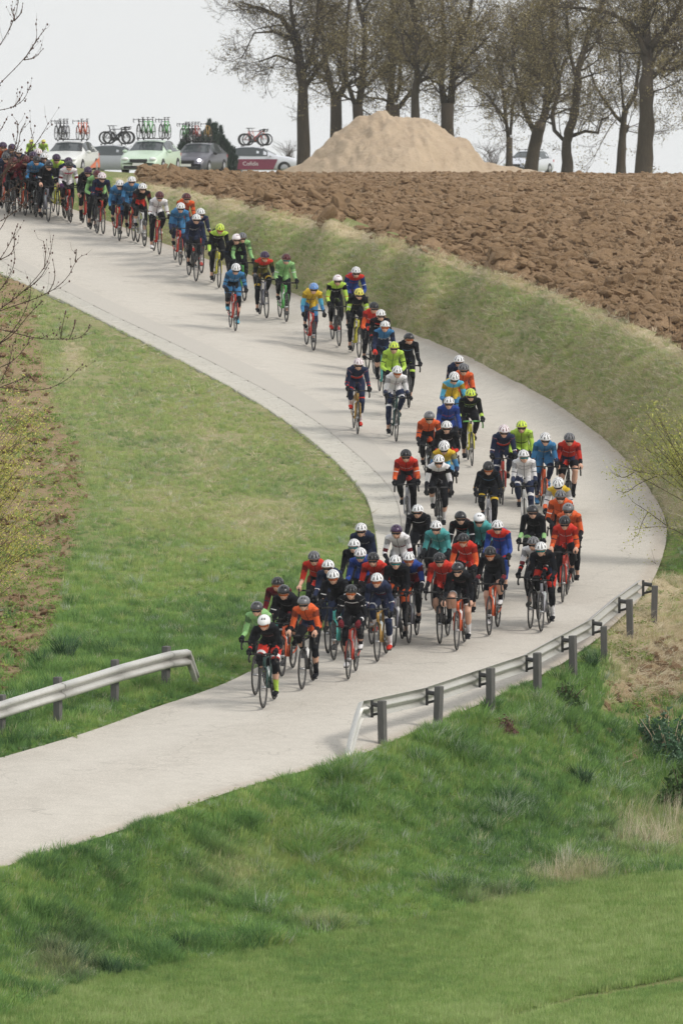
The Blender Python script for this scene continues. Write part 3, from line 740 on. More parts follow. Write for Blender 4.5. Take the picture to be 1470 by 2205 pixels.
    for sx in (-1, 1):
        g = MB(); w, gr = wr[sx]; hand_mesh(g, w, gr, sx); gm_ = g.mesh('glove', [None])
        vs = np.empty(len(gm_.vertices) * 3, np.float32); gm_.vertices.foreach_get('co', vs); ns = np.empty_like(vs); gm_.vertices.foreach_get('normal', ns)
        gm_.vertices.foreach_set('co', vs + ns * .0032); gm_.update(); out['glove', sx] = gm_
        ank, pd = wr['a', sx]; sh_ = MB()
        sole = pd + Vector((0, -.03, .022))
        sh_.tube([ank + Vector((0, .052, -.058)), ank + Vector((0, .015, -.045)), ank + Vector((0, -.045, -.050)), pd + Vector((0, -.035, .045)), pd + Vector((0, -.085, .032)), pd + Vector((0, -.105, .028))],
                 [.022, .040, .042, .045, .038, .016], 10, rb=[.030, .042, .040, .028, .020, .010])
        out['shoe', sx] = sh_.mesh('shoe', [None])
        sh_.tube([ank + Vector((0, .005, -.04)), ank + Vector((0, .0, .01)), ank + Vector((0, 0, .06))], [.043, .043, .041], 10); out['overshoe', sx] = sh_.mesh('overshoe', [None])
    # helmets, glasses
    for kind in ('vented', 'smooth'):
        nu, nv = 28, 12; Vh = []; 
        for i in range(nv + 1):
            e = i / nv * PI * .58
            for k in range(nu):
                a = 2 * PI * k / nu; x = .104 * math.sin(e) * math.cos(a); y = .142 * math.sin(e) * math.sin(a) + .018; zz = .106 * math.cos(e)
                if y > 0: zz -= .02 * (y / .15) ** 2; y *= 1.06
                if e > PI * .46: zz = max(zz, -.012 + (.016 if y < -.05 else -.012))
                Vh.append([x, y, zz + .038])
        Fh = []; mi = []
        for i in range(nv):
            for k in range(nu):
                k2 = (k + 1) % nu; Fh.append((i * nu + k, i * nu + k2, (i + 1) * nu + k2, (i + 1) * nu + k)); 
                a = 2 * PI * (k + .5) / nu; fx = math.cos(a) * math.sin((i + .5) / nv * PI * .58); vent = False
                if kind == 'vented': vent = 1 <= i <= 8 and k % 3 == 1 and not (i == 5 and k % 2)
                else: vent = (i in (3, 4)) and k in (19, 20, 22, 23)
                mi.append(1 if vent else 0)
        Vh = np.array(Vh); 
        # split vents so they sink in
        VV = [tuple(v) for v in Vh]; FF = []
        cen = np.array([0, .018, .02])
        for f, m_ in zip(Fh, mi):
            if m_:
                c0 = Vh[list(f)].mean(0); ids = []
                for q in f:
                    p = Vh[q] + (c0 - Vh[q]) * .10; p = p + (cen - p) * .10; VV.append(tuple(p)); ids.append(len(VV) - 1)
                FF.append((tuple(ids), 1))
                for q in range(4): FF.append(((f[q], f[(q + 1) % 4], ids[(q + 1) % 4], ids[q]), 1 if q % 2 else 0))
            else: FF.append((f, 0))
        VV = [tuple(H(v)) for v in VV]
        hmsh = np_mesh('helmet', VV, [f for f, _ in FF], [None, None], True, [m_ for _, m_ in FF])
        out['helmet', kind] = hmsh
    st = MB()
    for sx in (-1, 1): st.tube([H((sx * .078, -.02, .03)), H((sx * .066, -.01, -.04)), H((sx * .02, -.045, -.088))], .0035, 4)
    out['straps'] = st.mesh('strap', [BLACK])
    gl = []; 
    for i in range(3):
        for k in range(11):
            a = (k - 5) / 5 * 1.12; gl.append(H((.082 * math.sin(a), -.018 - .094 * math.cos(a) + .004, 0.020 - i * .015 + (0 if i < 2 else .006 * (abs(k - 5) < 2)))))
    gl += [v for v in [p + hr @ Vector((0, .006, 0)) for p in gl]]
    gf = grid_faces(3, 11).tolist() + (grid_faces(3, 11)[:, ::-1] + 33).tolist()
    out['glasses'] = np_mesh('sunglasses', [tuple(v) for v in gl], gf, [None])
    out['top'] = H((0, .0, .14)); out['crank'] = crank; out['hands'] = hands
    POSES[key] = out

_pk = 0
PSPEC = {
    'a': dict(theta=36, hands='hoods', crank=0.0, head=(8, 0)),
    'b': dict(theta=34, hands='hoods', crank=PI, head=(14, 4)),
    'c': dict(theta=30, hands='drops', crank=.35, head=(10, -3)),
    'd': dict(theta=31, hands='drops', crank=PI - .5, head=(16, 3)),
    'e': dict(theta=42, hands='hoods', crank=1.3, head=(4, -6)),
    'f': dict(theta=38, hands='hoods', crank=-1.7, head=(10, 8)),
    'g': dict(theta=33, hands='hoods', crank=-.6, head=(22, 0), elbow=.8),
    'h': dict(theta=40, hands='tops', crank=2.5, head=(6, 0), elbow=1.0),
    'i': dict(theta=36, hands='hoods', crank=PI + .5, head=(30, -4), elbow=.9),
    'j': dict(theta=39, hands='hoods', crank=.2, head=(4, 14), elbow=.3),
}
for k_, v_ in PSPEC.items(): make_pose(k_, **v_)

HEL = {'white': ((.72, .72, .73), (.03, .03, .035)), 'black': ((.02, .02, .023), (.006, .006, .007)), 'grey': ((.14, .14, .15), (.02, .02, .02)), 'neon': ((.55, .68, .06), (.02, .10, .20)),
       'yellow': ((.66, .60, .10), (.04, .05, .06)), 'bluewhite': ((.10, .24, .55), (.62, .64, .68)), 'redblack': ((.09, .015, .018), (.01, .01, .01)), 'purple': ((.045, .02, .06), (.01, .01, .01)),
       'pinkwhite': ((.72, .66, .68), (.25, .03, .06)), 'dkgrey': ((.055, .055, .06), (.012, .012, .013))}
def helmat(k):
    a, b = HEL[k]; return plain('helmet_' + k, a, .22, 0, .03), plain('helmet_vent_' + k, b, .6, 0, .05)

# yaw of the riders follows the road
def road_yaw(y): return float(np.interp(y, [480, 700, 950, 1100, 1300, 1500], [.17, .15, .10, .02, -.13, -.16]))

def place_pair(hx, hy, pose, yaw_add=0.0, lean=0.0):
    """find the ground point whose rider shows his helmet top at picture point hx, hy"""
    top = POSES[pose]['top']; gx_, gy_ = hx, hy + 150.0
    for _ in range(14):
        g = gp(gx_, gy_); yaw = road_yaw(gy_) + yaw_add
        R = Matrix.Rotation(yaw, 3, 'Z'); f = R @ Vector((0, FA, 0)); b = R @ Vector((0, RA, 0))
        zf = float(hz(g[0] + f.x, g[1] + f.y)); zb = float(hz(g[0] + b.x, g[1] + b.y))
        tilt = math.atan((zf - zb) / (FA - RA))
        E = Euler((tilt, lean, yaw), 'XYZ'); zc = zb + (zf - zb) * RA / (RA - FA) + .031
        w = Vector((g[0], g[1], zc)) + E.to_matrix() @ top
        qx, qy, qs = proj(w.x, w.y, w.z)
        gx_ += float(hx - qx); gy_ += float(hy - qy)
    return Vector((g[0], g[1], zc)), E

def dress(root, pose, sp_):
    p = POSES[pose]
    def put(name, me, mats): 
        if me is not None: return child(name, me, root, mats)
    hcol, hk = sp_.get('helmet', 'white'), sp_.get('hk', 'vented')
    h = put('helmet', p['helmet', hk], helmat(hcol)); child('strap', p['straps'], h)
    put('sunglasses', p['glasses'], [LENS[sp_.get('lens', 'dark')]])
    J = sp_.get('jersey', ('black',)); J = (J,) if isinstance(J, str) else J
    if len(J) == 1 and J[0] not in ('black', 'navy') and random.random() < .75: J = (J[0], 'black' if random.random() < .7 else 'navy', (0.0, random.uniform(.2, .36)))
    elif len(J) == 1 and random.random() < .5: J = (J[0], random.choice(['grey', 'maroon', 'blue']), (.60, .66))
    if len(J) < 4: J = tuple(J) + (None,) * (3 - len(J)) + (random.choice({'black': ['grey', 'white', None], 'navy': ['white', 'blue'], 'white': ['navy', 'maroon'], 'neon': ['navy', 'black'], 'yellow': ['navy'], 'ltgreen': ['white', 'black'], 'red': ['white'], 'orange': ['maroon', 'black']}.get(J[0], ['white'])),)
    put('jersey', p['jersey'], [cloth(*J)])
    S = sp_.get('sleeve', J[0]); S = (S,) if isinstance(S, str) else S
    if len(S) == 1 and random.random() < .5: S = (S[0], random.choice(['white', 'black', 'grey', 'navy']), (.24, .27))
    for sx in (-1, 1): put('sleeve', p['sleeve', sx], [cloth(*S)])
    fa = sp_.get('fore', S[0])
    for sx in (-1, 1):
        if fa != 'skin': put('arm_warmer', p['forearm', sx], [cloth(*((fa,) if isinstance(fa, str) else fa))])
    SH = sp_.get('shorts', 'black'); put('shorts', p['shorts'], [cloth(*((SH,) if isinstance(SH, str) else SH))])
    lg = sp_.get('legs', 'black')
    for sx in (-1, 1):
        if lg == 'knee': put('knee_warmer', p['knee', sx], [cloth('black')])
        elif lg != 'skin': put('leg_warmer', p['legs', sx], [cloth(*((lg,) if isinstance(lg, str) else lg))])
        if lg in ('skin', 'knee') or 'socks' in sp_: put('sock', p['socks', sx], [cloth(sp_.get('socks', 'black'))])
    gl = sp_.get('gloves', 'black')
    for sx in (-1, 1):
        if gl != 'skin': put('glove', p['glove', sx], [cloth(gl)])
        if 'over' in sp_: put('shoe', p['overshoe', sx], [cloth(sp_['over'])])
        else: put('shoe', p['shoe', sx], [cloth(sp_.get('shoes', 'black'))])
# ================================================================ scattered ground cover (instances on numpy-made points)
def blade_set(nb, h, spread, w, lean, seg=3, flat=0.0, seed=0):
    r = np.random.default_rng(seed); V = []; Fc = []
    for i in range(nb):
        a = r.random() * 2 * PI; rr = spread * math.sqrt(r.random()); x0, y0 = rr * math.cos(a), rr * math.sin(a)
        da = a + r.normal(0, .7); hh = h * r.uniform(.55, 1.15); ln = lean * r.uniform(.3, 1.4); ww = w * r.uniform(.7, 1.3)
        o = len(V); px_, py_ = -math.sin(da + .6), math.cos(da + .6)
        for k in range(seg + 1):
            t = k / seg; z = hh * (t - .28 * ln * t * t) * (1 - flat); d = hh * ln * (t ** 1.8 if not flat else t)
            cx, cy = x0 + math.cos(da) * d, y0 + math.sin(da) * d; wk = ww * (1 - t) ** .6 * .5
            if k < seg: V += [(cx - px_ * wk, cy - py_ * wk, z - .01), (cx + px_ * wk, cy + py_ * wk, z - .01)]
            else: V.append((cx, cy, z))
        for k in range(seg - 1): Fc.append((o + 2 * k, o + 2 * k + 1, o + 2 * k + 3, o + 2 * k + 2))
        Fc.append((o + 2 * seg - 2, o + 2 * seg - 1, o + 2 * seg))
    return V, Fc
def leaf_set(n, h, spread, size, seed=0):
    r = np.random.default_rng(seed); V = []; Fc = []
    for i in range(n):
        a = r.random() * 2 * PI; rr = spread * math.sqrt(r.random()); c = Vector((rr * math.cos(a), rr * math.sin(a), h * r.random() * (1 - (rr / spread) ** 2 * .6)))
        R_ = Euler((r.normal(0, .6), r.normal(0, .6), a)).to_matrix(); s = size * r.uniform(.6, 1.3); o = len(V)
        for p in ((-.1, 0, 0), (.35, .3, .05), (1, 0, -.05), (.35, -.3, .05)): V.append(c + R_ @ Vector(p) * s)
        Fc.append((o, o + 1, o + 2, o + 3))
    return V, Fc
def clod_set(seed):
    r = np.random.default_rng(seed); bm = bmesh.new(); bmesh.ops.create_icosphere(bm, subdivisions=2, radius=1)
    f = r.normal(0, 1, (6, 3)); ph = r.random(6) * 6
    for v in bm.verts:
        d = sum(math.sin(2.1 * (1 + q % 3) * v.co.dot(Vector(f[q])) + ph[q]) for q in range(6)) * .115
        v.co = v.co * (1 + d); v.co.x *= 1.25; v.co.y *= .9; v.co.z = v.co.z * .62 + .12
    V = [v.co.copy() for v in bm.verts]; Fc = [tuple(q.index for q in f_.verts) for f_ in bm.faces]; bm.free(); return V, Fc

def cover_mat(name, stops, dry_c, rough=.75, trans=.40):
    t = NT(name, rough, .25); hue = t.attr('hue', 'INSTANCER'); dr = t.attr('dry', 'INSTANCER')
    c = t.ramp(hue, stops); c = t.mix(dr, c, C(*dry_c)); f = t.noise(30, t.coord('Object'), 2)
    c = t.mix(f, c, t.mix(1.0, c, G(.72), 'MULTIPLY')); t.base(c)
    tr = t.new('ShaderNodeBsdfTranslucent'); t.l.new(c, tr.inputs[0]); ms = t.new('ShaderNodeMixShader'); ms.inputs[0].default_value = trans
    t.l.new(t.b.outputs[0], ms.inputs[1]); t.l.new(tr.outputs[0], ms.inputs[2]); t.l.new(ms.outputs[0], t.n['Material Output'].inputs[0])
    return t.m
GRASSM = cover_mat('grass_blades', [(0, C(.07, .16, .065)), (.25, C(.17, .33, .10)), (.5, C(.275, .46, .125)), (.75, C(.39, .52, .15)), (.93, C(.50, .57, .19)), (1, C(.50, .58, .44))], (.74, .65, .42))
WHEATM = cover_mat('wheat_blades', [(0, C(.20, .36, .11)), (.5, C(.35, .50, .15)), (1, C(.55, .66, .30))], (.36, .30, .14))
STRAWM = cover_mat('straw', [(0, C(.46, .37, .24)), (.5, C(.76, .66, .47)), (1, C(.92, .84, .66))], (.5, .4, .26))
LEAFM = cover_mat('weed_leaves', [(0, C(.09, .19, .05)), (.5, C(.19, .33, .07)), (1, C(.34, .48, .11))], (.3, .2, .09))

def protos(name, sets, mat):
    cc = bpy.data.collections.new(name)
    for i, (V, Fc) in enumerate(sets):
        me = np_mesh(name, [tuple(v) for v in V], Fc, [mat], smooth=False)
        o = bpy.data.objects.new('%s_%02d' % (name, i), me); cc.objects.link(o)
    return cc
def scatter(name, pts, rot, scl, kind, hue, dry, coll, label):
    n = len(pts); me = bpy.data.meshes.new(name); me.vertices.add(n); me.vertices.foreach_set('co', np.asarray(pts, np.float32).ravel())
    for nm, arr in (('scl', scl), ('hue', hue), ('dry', dry)): vattr(me, nm, arr)
    a = me.attributes.new('rot', 'FLOAT_VECTOR', 'POINT'); a.data.foreach_set('vector', np.asarray(rot, np.float32).ravel())
    a = me.attributes.new('kind_i', 'INT', 'POINT'); a.data.foreach_set('value', np.asarray(kind, np.int32))
    ob = link_mesh(name, me)
    ng = bpy.data.node_groups.new(name + '_nodes', 'GeometryNodeTree'); ng.interface.new_socket('Geometry', in_out='INPUT', socket_type='NodeSocketGeometry'); ng.interface.new_socket('Geometry', in_out='OUTPUT', socket_type='NodeSocketGeometry')
    N = ng.nodes; Lk = ng.links; gi = N.new('NodeGroupInput'); go = N.new('NodeGroupOutput'); ip = N.new('GeometryNodeInstanceOnPoints')
    ci = N.new('GeometryNodeCollectionInfo'); ci.inputs['Collection'].default_value = coll; ci.inputs['Separate Children'].default_value = True; ci.inputs['Reset Children'].default_value = True
    def na(nm, ty):
        q = N.new('GeometryNodeInputNamedAttribute'); q.data_type = ty; q.inputs['Name'].default_value = nm; return q.outputs['Attribute']
    Lk.new(gi.outputs[0], ip.inputs['Points']); Lk.new(ci.outputs[0], ip.inputs['Instance']); ip.inputs['Pick Instance'].default_value = True
    Lk.new(na('kind_i', 'INT'), ip.inputs['Instance Index']); Lk.new(na('rot', 'FLOAT_VECTOR'), ip.inputs['Rotation']); Lk.new(na('scl', 'FLOAT'), ip.inputs['Scale'])
    Lk.new(ip.outputs[0], go.inputs[0]); md = ob.modifiers.new('scatter', 'NODES'); md.node_group = ng
    tag(ob, label, kind='stuff'); return ob

def sample(n, x0, x1, y0, y1, keep):
    px = RNG.uniform(x0, x1, n); py = RNG.uniform(y0, y1, n); k = RNG.random(n) < keep(px, py); return px[k], py[k]
def off_road(px, py, m=0):
    return ~((px > np.interp(py, G0[:, 1], G0[:, 0]) - m) & (px < np.interp(py, RG[:, 1], RG[:, 0]) + m) & (py > 380) & (py < 2010))
def bankmask(px, py): return (py > bt_y(px) - 3) & (py < bb_y(px) + 2)

# grass tufts on the slopes
tufts = protos('grass_tuft', [blade_set(24, .18, .10, .014, .55, seed=i) for i in range(3)] + [blade_set(30, .08, .16, .013, .5, seed=10 + i, seg=2) for i in range(3)] + [blade_set(30, .27, .09, .014, .7, seed=20 + i, seg=4) for i in range(2)], GRASSM)
def keepg(px, py):
    k = bankmask(px, py) & off_road(px, py)
    s_ = soilness(px, py); d_ = dryness(px, py)
    return k * np.clip(1 - .93 * s_, 0, 1) * (1 - .35 * d_) * np.where((px > 1285) & (py > 1230) & (py < 1560), .3, 1)
px, py = sample(150000, -80, 1560, 372, 2260, keepg)
p = gp(px, py); n = len(px)
big = fbm(p[:, 0], p[:, 1] * .6, 41, 3, .55); mid_ = fbm(p[:, 0], p[:, 1] * .8, 42, 3, 1.7); fine = fbm(p[:, 0], p[:, 1], 43, 2, 4.0)
lush = lushness(px, py); u = RNG.random(n)
scl = .52 + .30 * lush + .75 * np.maximum(mid_, 0) * lush + RNG.normal(0, .12, n)
edge_r = np.minimum(np.abs(px - np.interp(py, RG[:, 1], RG[:, 0])), np.abs(px - np.interp(py, G0[:, 1], G0[:, 0])))
scl *= .46 + .54 * smooth(edge_r, 3, 75)
tall = (mid_ + fine * .5 > .34) & (u < .5 * lush)
kind = np.where(tall, 6 + (RNG.random(n) < .5), np.where(u < .35 + .3 * (1 - lush), 3 + RNG.integers(0, 3, n), RNG.integers(0, 3, n)))
hue = np.clip(.47 + big * .42 + mid_ * .16 + fine * .34 + RNG.normal(0, .14, n) - .26 * tall + .13 * (1 - lush), 0, .95); silver = RNG.random(n) < .045 * (1 + 2 * (mid_ > .3)); hue[silver] = 1.0
hue = np.where((py > 1290) & (px < 560) & (mid_ > .1), hue * .6, hue)
dd = dryness(px, py); dry = np.clip(dd * RNG.uniform(.3, 1.25, n) + (RNG.random(n) < .03) * .6 + .12 * (1 - lush) * RNG.random(n), 0, 1)
rot = np.stack([RNG.normal(0, .14, n), RNG.normal(0, .14, n), RNG.uniform(0, 6.28, n)], -1)
scatter('grass', p, rot, np.clip(scl, .25, 1.7), kind, hue, dry, tufts, 'rough spring grass covering the banks on both sides of the road')

# short verge fringe along the road edges
strawc = protos('straw_tuft', [blade_set(14, .34, .16, .008, 1.0, seed=50 + i, seg=2, flat=.75) for i in range(3)] + [blade_set(16, .55, .12, .007, .35, seed=60 + i, seg=3) for i in range(2)], STRAWM)
def keeps(px, py):
    d = dryness(px, py); return (1 - .75 * np.clip(soilness(px, py), 0, 1)) * bankmask(px, py) * off_road(px, py, 3) * np.clip(d * 1.15 - .12, 0, 1) * np.where((px > 1270) & (py < 1600), 2.5, 1.0) + bankmask(px, py) * ((soilness(px, py) > .4) & (px > 1250)) * .25 * off_road(px, py, 3)
px, py = sample(110000, -80, 1560, 372, 2200, keeps); n = len(px); p = gp(px, py)
reed = ((((px - 1250) / 130) ** 2 + ((py - 1885) / 26) ** 2 < 1) | (((px - 1430) / 110) ** 2 + ((py - 1800) / 60) ** 2 < 1)) & (RNG.random(n) < .22)
kind = np.where(reed, 3 + (RNG.random(n) < .5), RNG.integers(0, 3, n))
scatter('dry_straw', p, np.stack([RNG.normal(0, .2, n), RNG.normal(0, .2, n), RNG.uniform(0, 6.28, n)], -1), RNG.uniform(.4, 1.05, n), kind, RNG.random(n), np.zeros(n), strawc, 'pale dead straw lying along the field edge and on the right bank')

# broad leaved weeds
weeds = protos('weed', [leaf_set(26, .10, .14, .05, seed=i) for i in range(3)], LEAFM)
def keepw(px, py):
    p_ = fbm(px / 60., py / 30., 77, 3, 1.0); a = smooth(p_, .1, .35) * smooth(py, 1150, 1450)
    b = soilness(px, py) * (px < 220) * .55
    return (bankmask(px, py) * off_road(px, py, 6)) * np.clip(a * .8 + b, 0, 1)
px, py = sample(36000, -80, 1560, 560, 2200, keepw); n = len(px); p = gp(px, py)
scatter('weeds', p, np.stack([RNG.normal(0, .2, n), RNG.normal(0, .2, n), RNG.uniform(0, 6.28, n)], -1), RNG.uniform(.4, 1.15, n), RNG.integers(0, 3, n), np.clip(RNG.normal(.65, .25, n), 0, 1), RNG.random(n) * .25, weeds, 'low broad leaved weeds and clover spread through the bank grass')

# young wheat of the field below
wheat = protos('wheat_tuft', [blade_set(22, .14, .13, .013, .42, seed=80 + i, seg=2) for i in range(3)], WHEATM)
def track_y(px): return np.interp(px, [1020, 1100, 1250, 1400, 1470, 1700], [2222, 2190, 2150, 2122, 2110, 2085])
def keepf(px, py):
    e = py - bb_y(px); return (e > 0) * (np.abs(py - track_y(px)) > 7 + 3 * RNG.random(len(px))) 
px, py = sample(64000, -80, 1560, 1840, 2330, keepf); n = len(px); p = gp(px, py)
band = fbm(p[:, 0] * .5, p[:, 1] * .3, 91, 3, 1.0); fn = fbm(p[:, 0], p[:, 1], 92, 2, 5)
scatter('young_wheat', p, np.stack([RNG.normal(.05, .1, n), RNG.normal(.1, .1, n), RNG.uniform(0, 6.28, n)], -1), np.clip(.8 + .25 * band + RNG.normal(0, .1, n), .5, 1.3), RNG.integers(0, 3, n), np.clip(.52 + band * .5 + fn * .35 + RNG.normal(0, .2, n), 0, 1), np.clip(RNG.random(n) ** 8 * .5, 0, 1), wheat, 'even young green wheat of the field in the foreground')

# clods on the ploughed field and bare strip
clods = protos('clod', [clod_set(i) for i in range(6)], soilm)
ki = RNG.integers(1, nr - 4, 46000); kj = RNG.integers(6, nc - 6, 46000)
p1 = pts[ki, kj]; n1_ = len(p1); sc1 = np.clip(RNG.lognormal(-2.80, .5, n1_), .03, .24) * np.interp(p1[:, 1], [190, 260, 330], [1, .85, .5])
px, py = sample(9000, -80, 1500, 580, 1640, lambda a, b: soilness(a, b) * np.where(a < 300, .45, .8) * off_road(a, b, 5)); p2 = gp(px, py); sc2 = RNG.uniform(.025, .085, len(p2))
pp = np.vstack([p1 + RNG.normal(0, .03, p1.shape) * [1, 1, .3], p2]); n = len(pp)
scatter('soil_clods', pp, np.stack([RNG.normal(0, .35, n), RNG.normal(0, .35, n), RNG.uniform(0, 6.28, n)], -1), np.r_[sc1, sc2], RNG.integers(0, 6, n), np.zeros(n), np.zeros(n), clods, 'turned lumps of brown soil lying over the ploughed ground')

kq = RNG.integers(6, nr - 60, 2600), RNG.integers(6, nc - 6, 2600); ps = pts[kq] + [0, 0, .03]; n = len(ps)
scatter('field_stubble', ps, np.stack([RNG.normal(0, .3, n), RNG.normal(0, .3, n), RNG.uniform(0, 6.28, n)], -1), RNG.uniform(.25, .6, n), RNG.integers(0, 3, n), RNG.random(n), np.zeros(n), strawc, 'scraps of pale stubble ploughed in among the clods')
# ================================================================ guardrails
def galv():
    t = NT('galvanised_steel', .5, .5); co = t.coord('Object'); n = t.noise(5, co, 5, .65); t.b.inputs['Metallic'].default_value = .35
    t.base(t.mix(t.ramp(t.noise(26, co, 4), [(.55, G(0)), (.72, G(.35))]), t.mix(n, C(.46, .46, .44), C(.60, .59, .56)), C(.22, .20, .17))); return t.m
GALV = galv()
t = NT('post_timber', .85, .2); co = t.coord('Object'); t.base(t.mix(t.noise(7, t.vscale(co, (3, 3, .5)), 5, .7), C(.06, .06, .06), C(.17, .165, .16))); t.bump(t.noise(30, t.vscale(co, (3, 3, .3)), 3), .4, .01); POSTM = t.m
DARKST = plain('dark_bracket', (.06, .06, .06), .6, .4)
PROF = [(0, -.155), (.012, -.148), (.075, -.118), (.083, -.085), (.078, -.055), (.006, -.018), (.006, .018), (.078, .055), (.083, .085), (.075, .118), (.012, .148), (0, .155)]
def beam_piece(path, hts, side, tilt=0.0):
    """W-beam along ground points; side = unit vector on the face side"""
    V = []; n = len(PROF)
    for i, (p, h) in enumerate(zip(path, hts)):
        d = (path[min(i + 1, len(path) - 1)] - path[max(i - 1, 0)]); d.z = 0; d.normalize(); o = Vector((-d.y, d.x, 0)); 
        if o.dot(side) < 0: o = -o
        for (u, v) in PROF: V.append(p + Vector((0, 0, h + v * .9)) + o * u)
    for i, (p, h) in enumerate(zip(path, hts)):
        d = (path[min(i + 1, len(path) - 1)] - path[max(i - 1, 0)]); d.z = 0; d.normalize(); o = Vector((-d.y, d.x, 0))
        if o.dot(side) < 0: o = -o
        for (u, v) in PROF: V.append(p + Vector((0, 0, h + v * .886)) + o * (u - .006))
    m = len(path); g = grid_faces(m, n).tolist(); F2 = g + [[q + m * n for q in f][::-1] for f in g]
    for i in range(m - 1):
        a, b = i * n, (i + 1) * n; F2 += [(a, b, b + m * n, a + m * n), (a + n - 1, a + n - 1 + m * n, b + n - 1 + m * n, b + n - 1)]
    for e in (0, (m - 1) * n):
        for k in range(n - 1): F2.append((e + k, e + k + 1, e + k + 1 + m * n, e + k + m * n))
    return V, F2
def v3(a): return Vector((float(a[0]), float(a[1]), float(a[2])))
def guardrail(posts, offs, side_px, hc, label, face, ends, heights=None, widths=(.15, .10)):
    root = empty('guardrail'); tag(root, label, 'guardrail', None)
    pg = [v3(gp(x, y)) for x, y in posts]
    line = []
    for i, p in enumerate(pg):
        d = pg[min(i + 1, len(pg) - 1)] - pg[max(i - 1, 0)]; d.z = 0; d.normalize(); o = Vector((-d.y, d.x, 0))
        if o.dot(side_px) < 0: o = -o
        line.append((p + o * offs, o, d))
    for i in range(len(line) - 1):
        a, b = line[i][0], line[i + 1][0]; path = [a.lerp(b, t) for t in (-.02, .25, .5, .75, 1.03)]
        zo = .004 * (i % 2)
        V, F2 = beam_piece([q + line[i][1] * zo for q in path], [hc] * 5, face)
        link_mesh('rail_panel', np_mesh('rail_panel', V, F2, [GALV]), root)
    for path, hts in ends:
        V, F2 = beam_piece([v3(q) for q in path], hts, face); link_mesh('end_piece', np_mesh('end_piece', V, F2, [GALV]), root)
    for i, p in enumerate(pg):
        if i == 0 and heights and heights[0] == 0: continue
        h = (heights[i] if heights else hc + .22); b = MB(); yaw = math.atan2(line[i][2].y, line[i][2].x)
        w, dp = widths; pv = [(-w/2, -dp/2), (w/2 - .02, -dp/2), (w/2, -dp/2 + .02), (w/2, dp/2), (-w/2, dp/2)]
        V = []; 
        for z, k in ((-.35, 1), (h - .01, 1), (h, .88)): V += [(x * k, y * k, z) for x, y in pv]
        m = len(pv); Fc = []
        for r_ in range(2):
            for k in range(m): Fc.append((r_ * m + k, r_ * m + (k + 1) % m, (r_ + 1) * m + (k + 1) % m, (r_ + 1) * m + k))
        Fc.append(tuple(range(2 * m, 3 * m))); Fc.append(tuple(range(m))[::-1])
        o = link_mesh('post', np_mesh('post', V, Fc, [POSTM], smooth=False), root, p, (random.uniform(-.03, .03), random.uniform(-.03, .03), yaw + random.uniform(-.12, .12)))
        if offs > .1:
            sb = MB(); nrm = line[i][1]; q = p + Vector((0, 0, hc))
            sb.tube([q + nrm * .04 + Vector((0, 0, .05)), q + nrm * (offs - .02) + Vector((0, 0, .07))], .035, 6); sb.tube([q + nrm * .04 - Vector((0, 0, .06)), q + nrm * (offs - .02) - Vector((0, 0, .10))], .022, 5)
            sb.tube([q + nrm * (offs - .03) + Vector((0, 0, .13)), q + nrm * (offs - .03) - Vector((0, 0, .14))], .022, 6)
            link_mesh('bracket', sb.mesh('bracket', [DARKST], False), root)
            bt = MB()
            for zz in (.16, -.14): bt.ball(q + nrm * (offs - .02) + Vector((0, 0, zz)), .022, 6, 5)
    return root
# left: its face towards the road and the camera
lp = [(-250,1672), (-120,1634), (3,1596), (126,1557), (248,1518), (357,1488)]
g4 = v3(gp(357, 1488)); g3 = v3(gp(248, 1518)); dd_ = (g4 - g3); e0 = g4 + dd_ * .0; sideL = Vector((.35, -1, 0))
dn = Vector((dd_.x, dd_.y, 0)).normalized(); oo = Vector((-dn.y, dn.x, 0)); oo = oo if oo.dot(sideL) > 0 else -oo
pe = [g4 + oo * .08 + dn * t_ for t_ in (0, .35, .62)]; e_end = g4 + oo * .08 + dn * .62
q2 = v3(gp(421, 1472)); 
guardrail(lp, .07, sideL, .51, 'galvanised steel guardrail on dark posts left of the road, its end bent down', sideL,
          [(pe, [.51, .51, .51]), ([e_end, e_end.lerp(q2, .33), e_end.lerp(q2, .66), q2], [.51, .37, .21, .05])])
# right: seen from behind, posts on the near side
rp = [(824,1604), (942,1577), (1056,1538), (1157,1503), (1234,1460), (1300,1423), (1356,1374), (1407,1336)]
g0 = v3(gp(824, 1604)); g1_ = v3(gp(942, 1577)); dn = (g0 - g1_); dn.z = 0; dn.normalize(); oo = Vector((-dn.y, dn.x, 0)); oo = oo if oo.y > 0 else -oo
st = g0 + oo * .22; st.z = g0.z; s1 = st + dn * .24; q3 = v3(gp(752, 1636)) 
guardrail(rp, .22, Vector((-.2, 1, 0)), .56, 'galvanised guardrail curving round the outer edge, seen from behind with weathered square posts', Vector((-.2, 1, 0)),
          [([st, s1], [.56, .56]), ([s1, s1.lerp(q3, .3), s1.lerp(q3, .65), q3], [.56, .44, .24, -.02])], heights=[.69, .73, .74, .74, .70, .58, .66, .60])

